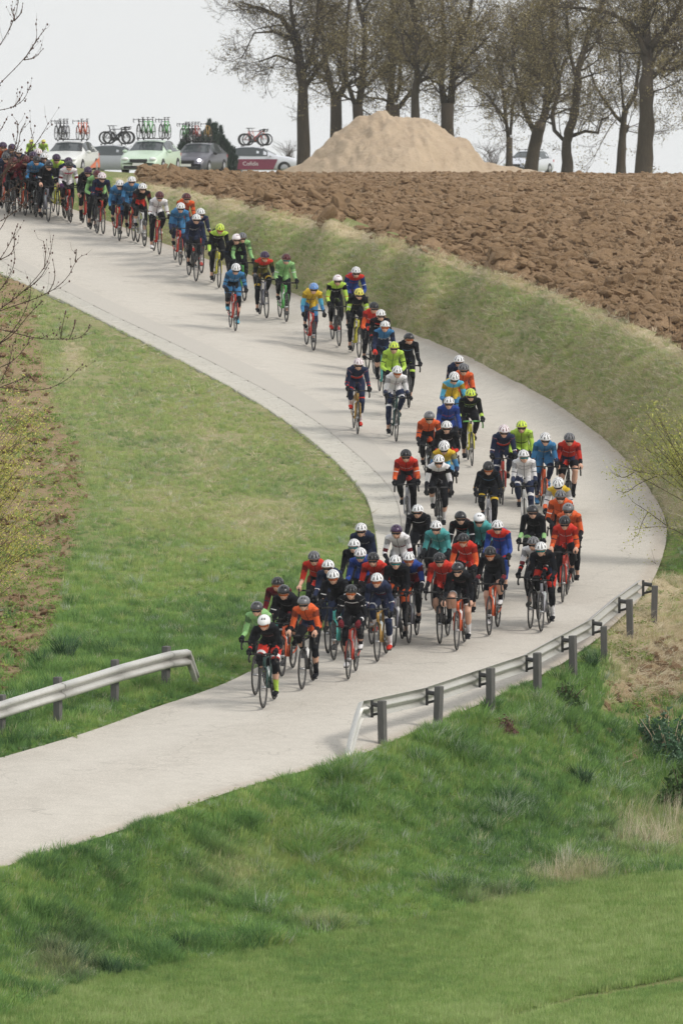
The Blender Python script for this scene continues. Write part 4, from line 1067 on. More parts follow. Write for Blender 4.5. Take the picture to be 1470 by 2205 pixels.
# ================================================================ trees
class Tree:
    def __init__(s, seed): s.r = np.random.default_rng(seed); s.wood = MB(); s.twig = MB(); s.leaf = []; s.ends = []
def perp(d, r):
    v = Vector(r.normal(0, 1, 3)); v = v - d * v.dot(d); return v.normalized()
def grow(T, p, d, L_, r0, lvl, droop=0.0, maxl=3, dens=1.0):
    r = T.r; n = 4 if lvl < 3 else 3; pts_ = [p]; cur = d.copy(); step = L_ / n
    for k in range(n):
        cur = (cur + Vector(r.normal(0, .16 + .05 * lvl, 3)) + Vector((0, 0, .10 - droop))).normalized(); pts_.append(pts_[-1] + cur * step)
    rad = [max(.0075, r0 * (1 - .75 * k / n)) for k in range(n + 1)]
    (T.wood if lvl == 1 else T.twig).tube(pts_, rad, 5 if lvl == 1 else (4 if lvl == 2 else 3))
    if lvl >= maxl: T.ends.append((pts_[-1], cur)); T.ends.append((pts_[2], cur)); return
    nb = int(r.integers(4, 7) * dens)
    for k in range(nb):
        t = .25 + .75 * (k + r.random()) / nb; i = min(int(t * n), n - 1); q = pts_[i].lerp(pts_[i + 1], t * n - i)
        dd = (pts_[i + 1] - pts_[i]).normalized(); a = r.uniform(.5, 1.15); nd = dd * math.cos(a) + perp(dd, r) * math.sin(a)
        grow(T, q, nd, L_ * r.uniform(.36, .62), rad[i] * .5, lvl + 1, droop, maxl, dens)
t = NT('bark', .95, .1); co = t.coord('Object'); nb_ = t.noise(6, t.vscale(co, (2.5, 2.5, .5)), 5, .7); t.base(t.mix(nb_, C(.030, .024, .018), C(.115, .092, .068))); t.bump(nb_, .8, .05); BARK = t.m
t = NT('twig_bark', .9, .1); t.base(t.mix(t.noise(3, t.coord('Object'), 2), C(.045, .032, .024), C(.10, .075, .052))); TWIG = t.m
def leafmat(name, a, b, c):
    t = NT(name, .7, .2); g = t.new('ShaderNodeNewGeometry'); rr = g.outputs['Random Per Island']
    col = t.ramp(rr, [(0, C(*a)), (.5, C(*b)), (1, C(*c))]); t.base(col)
    tr = t.new('ShaderNodeBsdfTranslucent'); t.l.new(col, tr.inputs[0]); ms = t.new('ShaderNodeMixShader'); ms.inputs[0].default_value = .3
    t.l.new(t.b.outputs[0], ms.inputs[1]); t.l.new(tr.outputs[0], ms.inputs[2]); t.l.new(ms.outputs[0], t.n['Material Output'].inputs[0]); return t.m
BUDL = leafmat('young_leaves', (.10, .080, .040), (.23, .185, .085), (.42, .35, .17))
def leaf_quads(cent, size, r, jitter):
    n = len(cent); c = np.asarray(cent) + r.normal(0, jitter, (n, 3)); a = r.normal(0, 1, (n, 3)); a /= np.linalg.norm(a, axis=1)[:, None]
    b = np.cross(a, r.normal(0, 1, (n, 3))); b /= np.linalg.norm(b, axis=1)[:, None]; s = (size * r.uniform(.5, 1.4, n))[:, None]
    V = np.stack([c - a * s, c + b * s * .5, c + a * s, c - b * s * .5], 1).reshape(-1, 3); return V, np.arange(4 * n).reshape(-1, 4)
def pear_tree(trunk, limbs, s, label, seed, name='pear_tree', leaves=21000, maxl=3, lmat=None, lsize=.046, dens=1.4, blen=3.0, group='bare old trees in a row on the crest', low=.35, cat='tree', jit=.13):
    T = Tree(seed); r = T.r
    base = v3(P(trunk[0][0], trunk[0][1], s)); gz = float(hz(base.x, base.y))
    def path(pl, y0):
        out = []; off = 0
        for i, q in enumerate(pl):
            w = v3(P(q[0], q[1], s)); w.y = base.y + y0[0] + off; y0[0] = y0[0]; off += r.normal(0, .25) if i else 0; out.append(w)
        return out
    tb = MB()
    tp = path(trunk, [0]); tp[0].z = min(tp[0].z, gz + .05) ; tp.insert(0, tp[0] - Vector((0, 0, .5)))
    rads = [trunk[0][2] / 2 / s * 1.25] + [trunk[0][2] / 2 / s * 1.12] + [q[2] / 2 / s for q in trunk[1:]]
    # knobbly trunk
    pp_ = []; rr_ = []
    for i in range(len(tp) - 1):
        for k in range(3):
            t_ = k / 3; pp_.append(tp[i].lerp(tp[i + 1], t_) + Vector(r.normal(0, .025, 3))); rr_.append((rads[i] * (1 - t_) + rads[i + 1] * t_) * r.uniform(.92, 1.1))
    pp_.append(tp[-1]); rr_.append(rads[-1]); tb.tube(pp_, rr_, 12)
    axes = [(tp, rads)]
    for lm in limbs:
        lpth = path(lm, [0]); lr = [q[2] / 2 / s for q in lm]; lpth[0].y = base.y
        k0 = r.choice([-1, 1]); 
        for i in range(1, len(lpth)): lpth[i].y = base.y + k0 * .35 * i + r.normal(0, .2)
        T.wood.tube(lpth, lr, 8); axes.append((lpth, lr))
    for (ap, ar) in axes:
        tot = sum((ap[i + 1] - ap[i]).length for i in range(len(ap) - 1)); acc = 0
        for i in range(len(ap) - 1):
            L_ = (ap[i + 1] - ap[i]).length; nb = max(1, int(L_ / .42 * dens))
            for k in range(nb):
                q = ap[i].lerp(ap[i + 1], (k + r.random()) / nb); acc_ = acc + L_ * (k + .5) / nb
                h = q.z - gz
                if ap is tp and h < low * 12: 
                    if r.random() > .10: continue
                    grow(T, q, (perp(Vector((0, 0, 1)), r) + Vector((0, 0, .3))).normalized(), .9, .012, 2, 0, maxl, dens); continue
                dd = (ap[i + 1] - ap[i]).normalized(); a = r.uniform(.6, 1.3); nd = dd * math.cos(a) + perp(dd, r) * math.sin(a)
                grow(T, q, nd, blen * r.uniform(.5, 1.15), max(.018, ar[min(i, len(ar) - 1)] * .32), 1, .02, maxl, dens)
            acc += L_
    root = empty(name, (base.x, base.y, gz)); inv = Vector((base.x, base.y, gz))
    sh_ = lambda mb: [tuple(Vector(v) - inv) for v in mb.V]
    link_mesh('trunk', np_mesh('trunk', sh_(tb), tb.F, [BARK]), root)
    if T.wood.V: link_mesh('limbs', np_mesh('limbs', sh_(T.wood), T.wood.F, [BARK]), root)['kind'] = 'stuff'
    link_mesh('twigs', np_mesh('twigs', sh_(T.twig), T.twig.F, [TWIG]), root)['kind'] = 'stuff'
    if leaves and T.ends:
        E_ = np.array([tuple(e[0] - inv) for e in T.ends]); idx = r.integers(0, len(E_), leaves); V, Fq = leaf_quads(E_[idx], lsize, r, jit)
        link_mesh('foliage', np_mesh('foliage', V, Fq, [lmat or BUDL], smooth=False), root)['kind'] = 'stuff'
    tag(root, label, cat, group); return root
pear_tree([(653,332,27),(652,204,21),(647,136,19),(636,85,15),(606,37,11),(548,14,6),(514,3,3)],
          [[(657,186,12),(681,153,9),(700,120,6),(715,80,4)],[(652,156,12),(670,122,10),(681,68,8),(684,17,6),(690,-60,4)],[(640,136,7),(596,119,5),(558,133,3)],[(636,85,8),(589,68,6),(548,71,4),(521,126,2)],[(636,85,9),(628,30,8),(620,-60,5)]], 42, 'leftmost tall tree, its bare limbs reaching out over open sky', 1, leaves=8000, blen=1.9)
pear_tree([(724,292,26),(723,204,24)], [[(720,204,16),(711,184,15),(701,136,12),(694,68,10),(691,0,8),(690,-70,5)],[(727,206,16),(738,194,14),(745,165,11),(742,102,9),(752,0,7),(758,-70,4)],[(740,190,8),(770,170,6),(800,140,4)]], 41, 'forked tree between the leftmost one and the sand heap, low on the left slope', 2)
pear_tree([(775,262,22),(769,224,22)], [[(764,226,11),(752,190,10),(742,165,8),(730,130,5)],[(772,226,16),(779,184,15),(783,136,12),(786,68,10),(769,0,8),(765,-70,5)],[(780,190,8),(810,165,6),(840,150,4)]], 42, 'V shaped tree rising behind the left shoulder of the sand heap', 3)
pear_tree([(846,262,34),(845,225,30)], [[(840,228,18),(842,190,16),(844,136,13),(840,68,10),(846,-10,8),(850,-80,5)],[(858,232,11),(885,197,9),(908,173,8),(932,163,6),(956,143,4)],[(850,220,11),(862,180,9),(860,120,7),(870,60,5)]], 41, 'broad tree standing directly behind the top of the sand heap', 4)
pear_tree([(893,275,19),(893,204,17),(898,170,15),(895,102,12),(888,0,9),(886,-80,5)], [[(896,180,8),(920,140,7),(935,90,5)],[(895,150,7),(870,110,6),(862,60,4)]], 43, 'straight slim trunk just right of the sand heap top', 5)
pear_tree([(963,300,28),(963,222,28)], [[(956,224,15),(949,177,14),(956,102,11),(950,0,8),(948,-80,5)],[(970,222,17),(974,163,15),(980,102,13),(1010,30,9),(1024,-60,5)],[(975,160,8),(1010,120,7),(1050,80,5)]], 42, 'dark double stemmed tree above the right slope of the sand heap', 6)
pear_tree([(1096,345,15),(1096,296,14)], [[(1094,298,9),(1087,252,8),(1084,204,7),(1072,150,5),(1060,90,3)],[(1098,290,7),(1104,221,6),(1116,187,5),(1125,130,3)],[(1090,262,7),(1048,204,5),(1011,184,3)],[(1086,240,5),(1100,180,4),(1104,110,3)]], 40, 'thin spreading tree to the right of the sand heap', 7, leaves=16000)
pear_tree([(1142,360,28),(1154,299,27),(1162,268,25)], [[(1150,285,12),(1128,240,11),(1120,204,10),(1106,153,8),(1100,80,5)],[(1164,270,18),(1174,238,17),(1181,170,14),(1188,102,12),(1190,0,9),(1192,-80,5)],[(1172,240,9),(1200,180,7),(1215,120,5)]], 43, 'thick leaning tree third from the right end of the crest row group', 8)
pear_tree([(1218,360,22),(1220,306,21),(1225,279,20),(1239,221,18),(1242,153,15),(1266,68,11),(1293,17,8),(1310,-60,4)], [[(1214,303,9),(1193,281,9),(1189,245,9),(1205,190,8),(1201,153,7),(1171,82,5),(1160,20,3)],[(1232,292,9),(1259,282,7),(1285,286,6),(1293,258,4),(1307,252,3)],[(1240,170,9),(1225,110,8),(1220,40,6),(1216,-50,4)]], 44, 'tree with a lyre shaped left limb and a flat low right branch', 9)
pear_tree([(1336,369,19),(1339,299,17),(1341,252,13),(1347,231,11),(1365,204,9),(1372,150,7),(1380,80,4)], [[(1337,262,9),(1324,250,8),(1296,211,6),(1279,184,4),(1262,130,3)],[(1342,240,6),(1335,170,5),(1330,90,3)],[(1342,280,8),(1351,272,8),(1349,285,5)]], 42, 'knotted smaller tree just left of the thick rightmost trunk', 10, leaves=16000)
pear_tree([(1384,374,36),(1390,272,33),(1390,204,30),(1393,136,26),(1390,85,20),(1387,0,14),(1386,-90,8)], [[(1396,100,15),(1429,68,13),(1456,27,11),(1480,-20,8),(1500,-60,4)],[(1390,119,13),(1361,54,11),(1310,27,9),(1252,17,7),(1208,17,5),(1180,5,3)],[(1395,150,6),(1430,165,4),(1468,140,3)],[(1395,200,4),(1430,190,3),(1460,175,2)]], 45, 'thickest trunk on the right with long arching limbs', 11, leaves=26000)
pear_tree([(1560,374,30),(1556,270,26),(1552,160,22),(1550,40,14),(1550,-60,6)], [[(1554,180,10),(1510,130,8),(1470,110,5),(1440,120,3)],[(1552,120,9),(1500,60,7),(1460,40,4)]], 44, 'tree outside the right edge whose branches hang into the sky corner', 12)

def pathtree(name, label, base_px, s, strokes, cat, lmat, leaves, lsize, budm=None, seed=0, rad=.012, trunk=None, group=None, spur=2.2, jit=.05):
    """a small tree or shrub whose twigs follow drawn strokes; each stroke starts at the stem"""
    T = Tree(seed); r = T.r; base = v3(gp(*base_px)); inv = base.copy(); tb = MB(); pts_b = []
    for st_ in strokes:
        w = [v3(P(q[0], q[1], s)) for q in st_]
        dz_ = r.normal(0, .35)
        for i, q in enumerate(w): q.y += dz_ * (i + 1) / len(w)
        # smooth
        for _ in range(2):
            w = [w[0]] + [a.lerp(b, t_) for a, b in zip(w[:-1], w[1:]) for t_ in (.25, .75)] + [w[-1]]
        rr_ = [rad * (1.25 - .85 * i / (len(w) - 1)) for i in range(len(w))]; T.wood.tube(w, rr_, 5)
        for i in range(1, len(w)):
            for _ in range(r.poisson(spur * (w[i] - w[i - 1]).length * 4)):
                q = w[i - 1].lerp(w[i], r.random()); dd = (w[i] - w[i - 1]).normalized(); a = r.uniform(.3, .9); nd = (dd * math.cos(a) + perp(dd, r) * math.sin(a) + Vector((0, 0, .25))).normalized()
                L_ = r.uniform(.06, .34); e = [q, q + nd * L_ * .5 + Vector(r.normal(0, .01, 3)), q + nd * L_ + Vector((0, 0, L_ * .2))]; T.twig.tube(e, [rad * .38, rad * .3, rad * .2], 3); pts_b += [e[1], e[2], e[2]]
            pts_b.append(w[i])
    if trunk:
        tw = [v3(P(q[0], q[1], s)) for q in trunk]; tw[0] = base - Vector((0, 0, .3)); tb.tube(tw, [q[2] / 2 / s for q in trunk], 10)
    root = empty(name, base); sh_ = lambda mb: [tuple(Vector(v) - inv) for v in mb.V]
    if tb.V: link_mesh('trunk', np_mesh('trunk', sh_(tb), tb.F, [BARK]), root)
    link_mesh('branches', np_mesh('branches', sh_(T.wood), T.wood.F, [TWIG]), root)['kind'] = 'stuff'
    if T.twig.V: link_mesh('twigs', np_mesh('twigs', sh_(T.twig), T.twig.F, [TWIG]), root)['kind'] = 'stuff'
    if budm:
        bb = MB()
        for q in pts_b:
            if r.random() < .55: bb.ball(q, (.011, .011, .017) if r.random() < .8 else (.018, .018, .024), 5, 4)
        link_mesh('buds', np_mesh('buds', sh_(bb), bb.F, [budm]), root)['kind'] = 'stuff'
    if leaves:
        E_ = np.array([tuple(q - inv) for q in pts_b]); V, Fq = leaf_quads(E_[r.integers(0, len(E_), leaves)], lsize, r, jit); link_mesh('foliage', np_mesh('foliage', V, Fq, [lmat], smooth=False), root)['kind'] = 'stuff'
    tag(root, label, cat, group); return root
BUDM = plain('buds', (.10, .055, .045), .7)
S_ = -150
pathtree('budding_tree', 'bare budding tree at the left edge, its thin twigs crossing sky and road', (-190, 1210), 118, [
 [(S_,330),(-60,240),(0,181),(52,129),(82,88),(79,50)],[(52,129),(75,92),(98,61)],[(52,129),(75,125),(91,105)],[(S_,240),(-50,160),(0,102),(32,45),(43,0),(48,-40)],[(32,45),(28,30),(23,18)],[(32,45),(48,30),(52,6)],
 [(S_,300),(-70,245),(0,238),(29,231),(54,215),(65,188)],[(29,231),(42,215),(49,200)],[(S_,420),(-40,330),(0,288),(20,249)],[(S_,520),(0,400),(39,317),(43,279),(54,265)],[(0,400),(38,300),(36,262)],[(0,380),(60,330),(85,300),(105,265)],[(40,350),(75,310),(66,275)],
 [(S_,560),(-60,500),(0,479),(41,449),(65,438)],[(S_,640),(-60,560),(0,500),(20,460),(40,420)],[(S_,520),(-60,470),(10,420),(45,395),(60,370)],[(S_,500),(-30,440),(30,430),(60,450)],[(S_,480),(-40,420),(10,370),(20,340)],[(0,430),(30,400),(50,410)],
 [(S_,760),(-60,705),(0,667),(54,626),(95,580),(109,552),(117,506)],[(54,626),(88,600),(108,565)],[(95,580),(98,545),(92,520)],[(S_,740),(-50,690),(0,669),(103,634),(147,599),(163,563),(177,550)],[(163,563),(166,545),(167,536)],[(103,634),(120,600),(112,560)],
 [(S_,730),(-40,700),(22,713),(82,729),(131,729),(174,729),(200,699)],[(131,729),(135,700),(142,670)],[(150,730),(160,705),(162,690)],[(S_,820),(-40,825),(0,835),(90,843),(141,822),(171,792)],[(0,835),(40,820),(62,808)],
 [(S_,800),(-40,760),(0,740),(40,700),(68,640),(66,600)],[(0,740),(30,720),(60,680),(90,650)],[(S_,620),(-30,590),(0,560),(25,520),(40,480)],[(0,560),(30,545),(31,500)],[(S_,700),(-20,650),(20,600),(35,560),(30,530)],[(S_,840),(-20,800),(30,780),(60,740)],[(S_,900),(-20,860),(20,790),(30,740)]],
 'tree', None, 0, .02, BUDM, 5, .009, [(-190,1210,50),(-180,900,44),(-160,600,34),(-150,300,22),(-150,150,12)], spur=2.0)
YEL = leafmat('yellow_leaves', (.34, .33, .06), (.55, .53, .12), (.70, .66, .22)); YG2 = leafmat('willow_leaves', (.24, .27, .06), (.42, .44, .11), (.60, .58, .20))
strk = []
rs = np.random.default_rng(3)
for i in range(46):
    y0 = rs.uniform(960, 1330); x1 = rs.uniform(10, 125) - (0 if y0 < 1250 else 20); y1 = y0 - rs.uniform(60, 190); strk.append([(-110, y0 + 60), (-40, y0), ((x1 - 40) / 2, (y0 * .45 + y1 * .55)), (x1, y1)])
pathtree('yellow_shrub', 'fine twigged shrub with yellow green new leaves at the left edge below the bare tree', (-100, 1370), 125, strk, 'shrub', YEL, 10000, .019, None, 8, .005, None, spur=2.0, jit=.07)
strk = [[(1560,1260),(1500,1180),(1470,1150),(1436,1133),(1393,1133),(1360,1140)],[(1436,1133),(1393,1101),(1359,1079)],[(1560,1180),(1500,1040),(1470,1024),(1413,1024),(1364,1016),(1330,1001)],[(1413,1024),(1370,1040),(1345,1060),(1322,1050)],[(1364,1016),(1340,1030),(1328,1020)],
        [(1560,1180),(1480,1240),(1430,1230),(1404,1210)],[(1393,1101),(1380,1120),(1370,1150)]]
for i in range(44):
    x1 = rs.uniform(1345, 1530); y1 = rs.uniform(845, 1010) + max(0, 1400 - x1) * .8; strk.append([(1580, 1250), (1545, 1120), ((x1 + 1545) / 2 + rs.normal(0, 8), y1 * .5 + 560 + rs.normal(0, 10)), (x1, y1)])
pathtree('leafing_shrub', 'tall shrub with pale yellow green young leaves beside the outer bend', (1590, 1290), 121, strk, 'shrub', YG2, 17000, .020, None, 9, .007, [(1590,1290,26),(1575,1200,20),(1560,1150,12)], spur=2.2, jit=.08)

# conifers behind the cars
def conifer(px, py, w, h, s, label, seed):
    r = np.random.default_rng(seed); base = v3(P(px, py, s)); base.z = float(hz(base.x, base.y)); H_ = h / s; W_ = w / s
    root = empty('juniper_tree', base); b = MB(); b.tube([(0, 0, -.3), (0, 0, H_ * .6)], [.12, .05], 8); link_mesh('trunk', b.mesh('trunk', [BARK]), root)
    V = []; Fc = []
    for k in range(18):
        x0, y0 = ((k / 17 - .5) * .84 * W_, r.uniform(-.25, .25) * W_) if k else (-W_ * .1, 0); hh = H_ * (1 - 2.6 * (x0 / W_ + .08) ** 2) * r.uniform(.74, 1.0) if k else H_; ww = W_ * .17
        n = 700; t_ = r.random(n) ** .8; rr = ww * np.sqrt(r.random(n)) * np.minimum(1, 1.25 * (1 - t_) + .08); a = r.random(n) * 2 * PI
        c = np.stack([x0 + rr * np.cos(a) + x0 * .5 * t_, y0 + rr * np.sin(a), t_ * hh], -1)
        d = np.stack([np.cos(a) * .35, np.sin(a) * .35, np.ones(n)], -1) + r.normal(0, .2, (n, 3)); d /= np.linalg.norm(d, axis=1)[:, None]
        sd = np.cross(d, r.normal(0, 1, (n, 3))); sd /= np.linalg.norm(sd, axis=1)[:, None]
        q = np.stack([c - sd * .035, c + sd * .035, c + d * .26], 1).reshape(-1, 3); V.append(q)
    V = np.vstack(V); link_mesh('foliage', np_mesh('foliage', V, np.arange(len(V)).reshape(-1, 3), [leafmat('juniper_needles', (.045, .075, .065), (.07, .105, .085), (.11, .15, .12))], smooth=False), root)['kind'] = 'stuff'
    tag(root, label, 'tree')
conifer(462, 366, 74, 112, 42, 'dark green juniper bush like tree behind the grey team car', 1)
conifer(406, 366, 40, 76, 42, 'small dark juniper tip left of the larger juniper', 2)
for (bx, w_, h_, sd, lab) in ((1060, 90, 62, 3, 'bare brown bush behind the right foot of the sand heap'), (622, 60, 62, 4, 'thin bare bush behind the white and maroon car'), (262, 90, 60, 5, 'bare grey bush behind the silver car')):
    r9 = np.random.default_rng(sd); strk = [[(bx, 366), (bx + r9.normal(0, w_ * .12), 366 - h_ * .5), (bx + r9.normal(0, w_ * .32), 366 - h_ * r9.uniform(.7, 1.05))] for _ in range(34)]
    pathtree('bare_bush', lab, (bx, 368), 36, strk, 'bush', None, 0, .02, None, sd, .014, None, spur=1.2)

# ================================================================ sand heap
t = NT('sand', .95, .1); co = t.coord('Object'); n1 = t.noise(.8, co, 6, .7); n2 = t.noise(6, co, 5, .75)
c = t.mix(n1, C(.34, .255, .18), C(.60, .48, .35)); c = t.mix(t.ramp(n2, [(.5, G(0)), (.75, G(.5))]), c, C(.27, .19, .12)); t.base(c); t.bump(n2, 1.0, .1)
ms = 47.0; prx = np.array([570,595,640,700,760,800,845,890,930,975,1010,1030,1045,1100,1180,1240]); pry = np.array([374,370,345,303,265,247,241,245,262,290,298,325,347,360,371,379])
mxs = np.linspace(562, 1245, 190); D0 = F / ms; mys = np.linspace(-7, 7, 90)
MXg, MYg = np.meshgrid(mxs, mys); Xw = (MXg - CX) / ms; hgt_ = np.maximum(0, (378 - np.interp(MXg, prx, pry)) / ms)
R0 = 1.2 + hgt_ * 1.9; fall = np.clip(1 - np.abs(MYg) / R0, 0, 1); fall = fall ** .85; fall = np.where(fall > .85, .85 + (fall - .85) * .6 + .06 * 0, fall) / .94
nz_ = fbm(Xw, MYg, 61, 4, .7) * .34 + fbm(Xw, MYg, 63, 3, 3.5) * .10 + np.abs(fbm(Xw * 1.6 + MYg * .3, MYg * .35, 62, 3, 1.1)) * .35
hh = hgt_ * fall + (nz_ - .12) * np.minimum(1, hgt_ * fall * 1.2)
Zg = hz(Xw, D0 + MYg) - .12 + hh
me = np_mesh('sand_heap', np.stack([Xw, D0 + MYg, Zg], -1).reshape(-1, 3), grid_faces(90, 190), [t.m]); tag(link_mesh('sand_heap', me), 'large pale heap of sandy soil in front of the trees', 'sand heap')
# ================================================================ low bushes and plants on the near bank
def bushlet(name, px, py, rx, hh_, n, mat, label, cat, seed, ls=.05, stems=None):
    r = np.random.default_rng(seed); base = v3(gp(px, py)); s = float(smap(px, py)); R1 = rx / s; H_ = hh_ / s
    a = r.random(n) * 2 * PI; rr = R1 * np.sqrt(r.random(n)); lump = 1 + .35 * np.sin(a * 3 + seed) ; z = H_ * r.random(n) ** .6 * np.maximum(.15, 1 - (rr / R1) ** 2) * lump
    c = np.stack([rr * np.cos(a) * lump, rr * np.sin(a) * 1.2, z], -1); V, Fq = leaf_quads(c, ls, r, .02)
    root = empty(name, base); link_mesh('foliage', np_mesh('foliage', V, Fq, [mat], smooth=False), root)['kind'] = 'stuff'
    b = MB()
    for k in range(14):
        e = Vector((r.normal(0, R1 * .5), r.normal(0, R1 * .4), H_ * r.uniform(.6, 1.3))); b.tube([(e.x * .3, e.y * .3, -.05), (e.x * .6, e.y * .6, e.z * .6), tuple(e)], [.010, .008, .004], 4)
    link_mesh('stems', b.mesh('stems', [stems or TWIG]), root)['kind'] = 'stuff'; tag(root, label, cat)
BRAM = leafmat('bramble_leaves', (.04, .10, .05), (.075, .16, .08), (.17, .26, .18)); HEATH = leafmat('purple_flowers', (.10, .06, .04), (.20, .10, .09), (.30, .17, .16)); DKB = leafmat('dark_leaves', (.035, .08, .022), (.07, .14, .04), (.13, .21, .07))
STRW = plain('pale_stems', (.42, .35, .24), .8)
bushlet('bramble', 1440, 1640, 70, 85, 2600, BRAM, 'dark green bramble on the bare patch at the right edge', 'bramble', 1, .045, STRW)
bushlet('bramble', 1395, 1600, 34, 45, 900, BRAM, 'smaller bramble clump left of the large one near pale stems', 'bramble', 2, .04, STRW)
bushlet('shrub', 1475, 1740, 55, 80, 1800, DKB, 'deep green shrub cut by the right edge below the brambles', 'shrub', 3, .05)
bushlet('heather', 1085, 1578, 26, 28, 900, HEATH, 'small brownish purple flowering plant behind the fourth guardrail post', 'plant', 4, .022)
bushlet('heather', 1232, 1578, 12, 14, 300, HEATH, 'tiny purple flowering plant in the grass right of the larger one', 'plant', 5, .02)
bushlet('nettle_clump', 1215, 1520, 30, 40, 1100, DKB, 'leafy green clump growing below the guardrail posts', 'plant', 6, .04)
for i, (bx, by, rr_, hh_) in enumerate([(150,2085,60,55),(235,2100,45,40),(395,2050,34,38),(140,1420,42,60),(90,1440,30,40),(985,1925,30,38),(1270,1440,24,34),(1250,1690,40,46)]):
    loc = ['at the foot of the bank by the lower left field edge', 'right of the biggest tussock by the field edge', 'at the bank foot, centre left, above the wheat', 'above the left guardrail next to the bare strip', 'at the left guardrail beside the bare soil', 'at the bank foot above the pale straw', 'next to the last guardrail posts in straw', 'on the right bank below the bare trench'][i]
    r7 = np.random.default_rng(100 + i); b = MB(); V, Fc = blade_set(170, hh_ / 140 * 1.25, rr_ / 140 * .5, .012, .6, seg=4, seed=200 + i); 
    t_ = NT('tussock_grass', .7, .2) if i == 0 else t_
    if i == 0: t_.base(t_.ramp(t_.new('ShaderNodeNewGeometry').outputs['Random Per Island'], [(0, C(.022, .065, .028)), (.6, C(.045, .11, .04)), (1, C(.13, .20, .12))]))
    o = link_mesh('grass_tussock', np_mesh('grass_tussock', V, Fc, [t_.m], smooth=False), None, v3(gp(bx, by))); tag(o, 'dark dense grass tussock ' + loc, 'grass tussock', 'large tussocks in the bank grass')
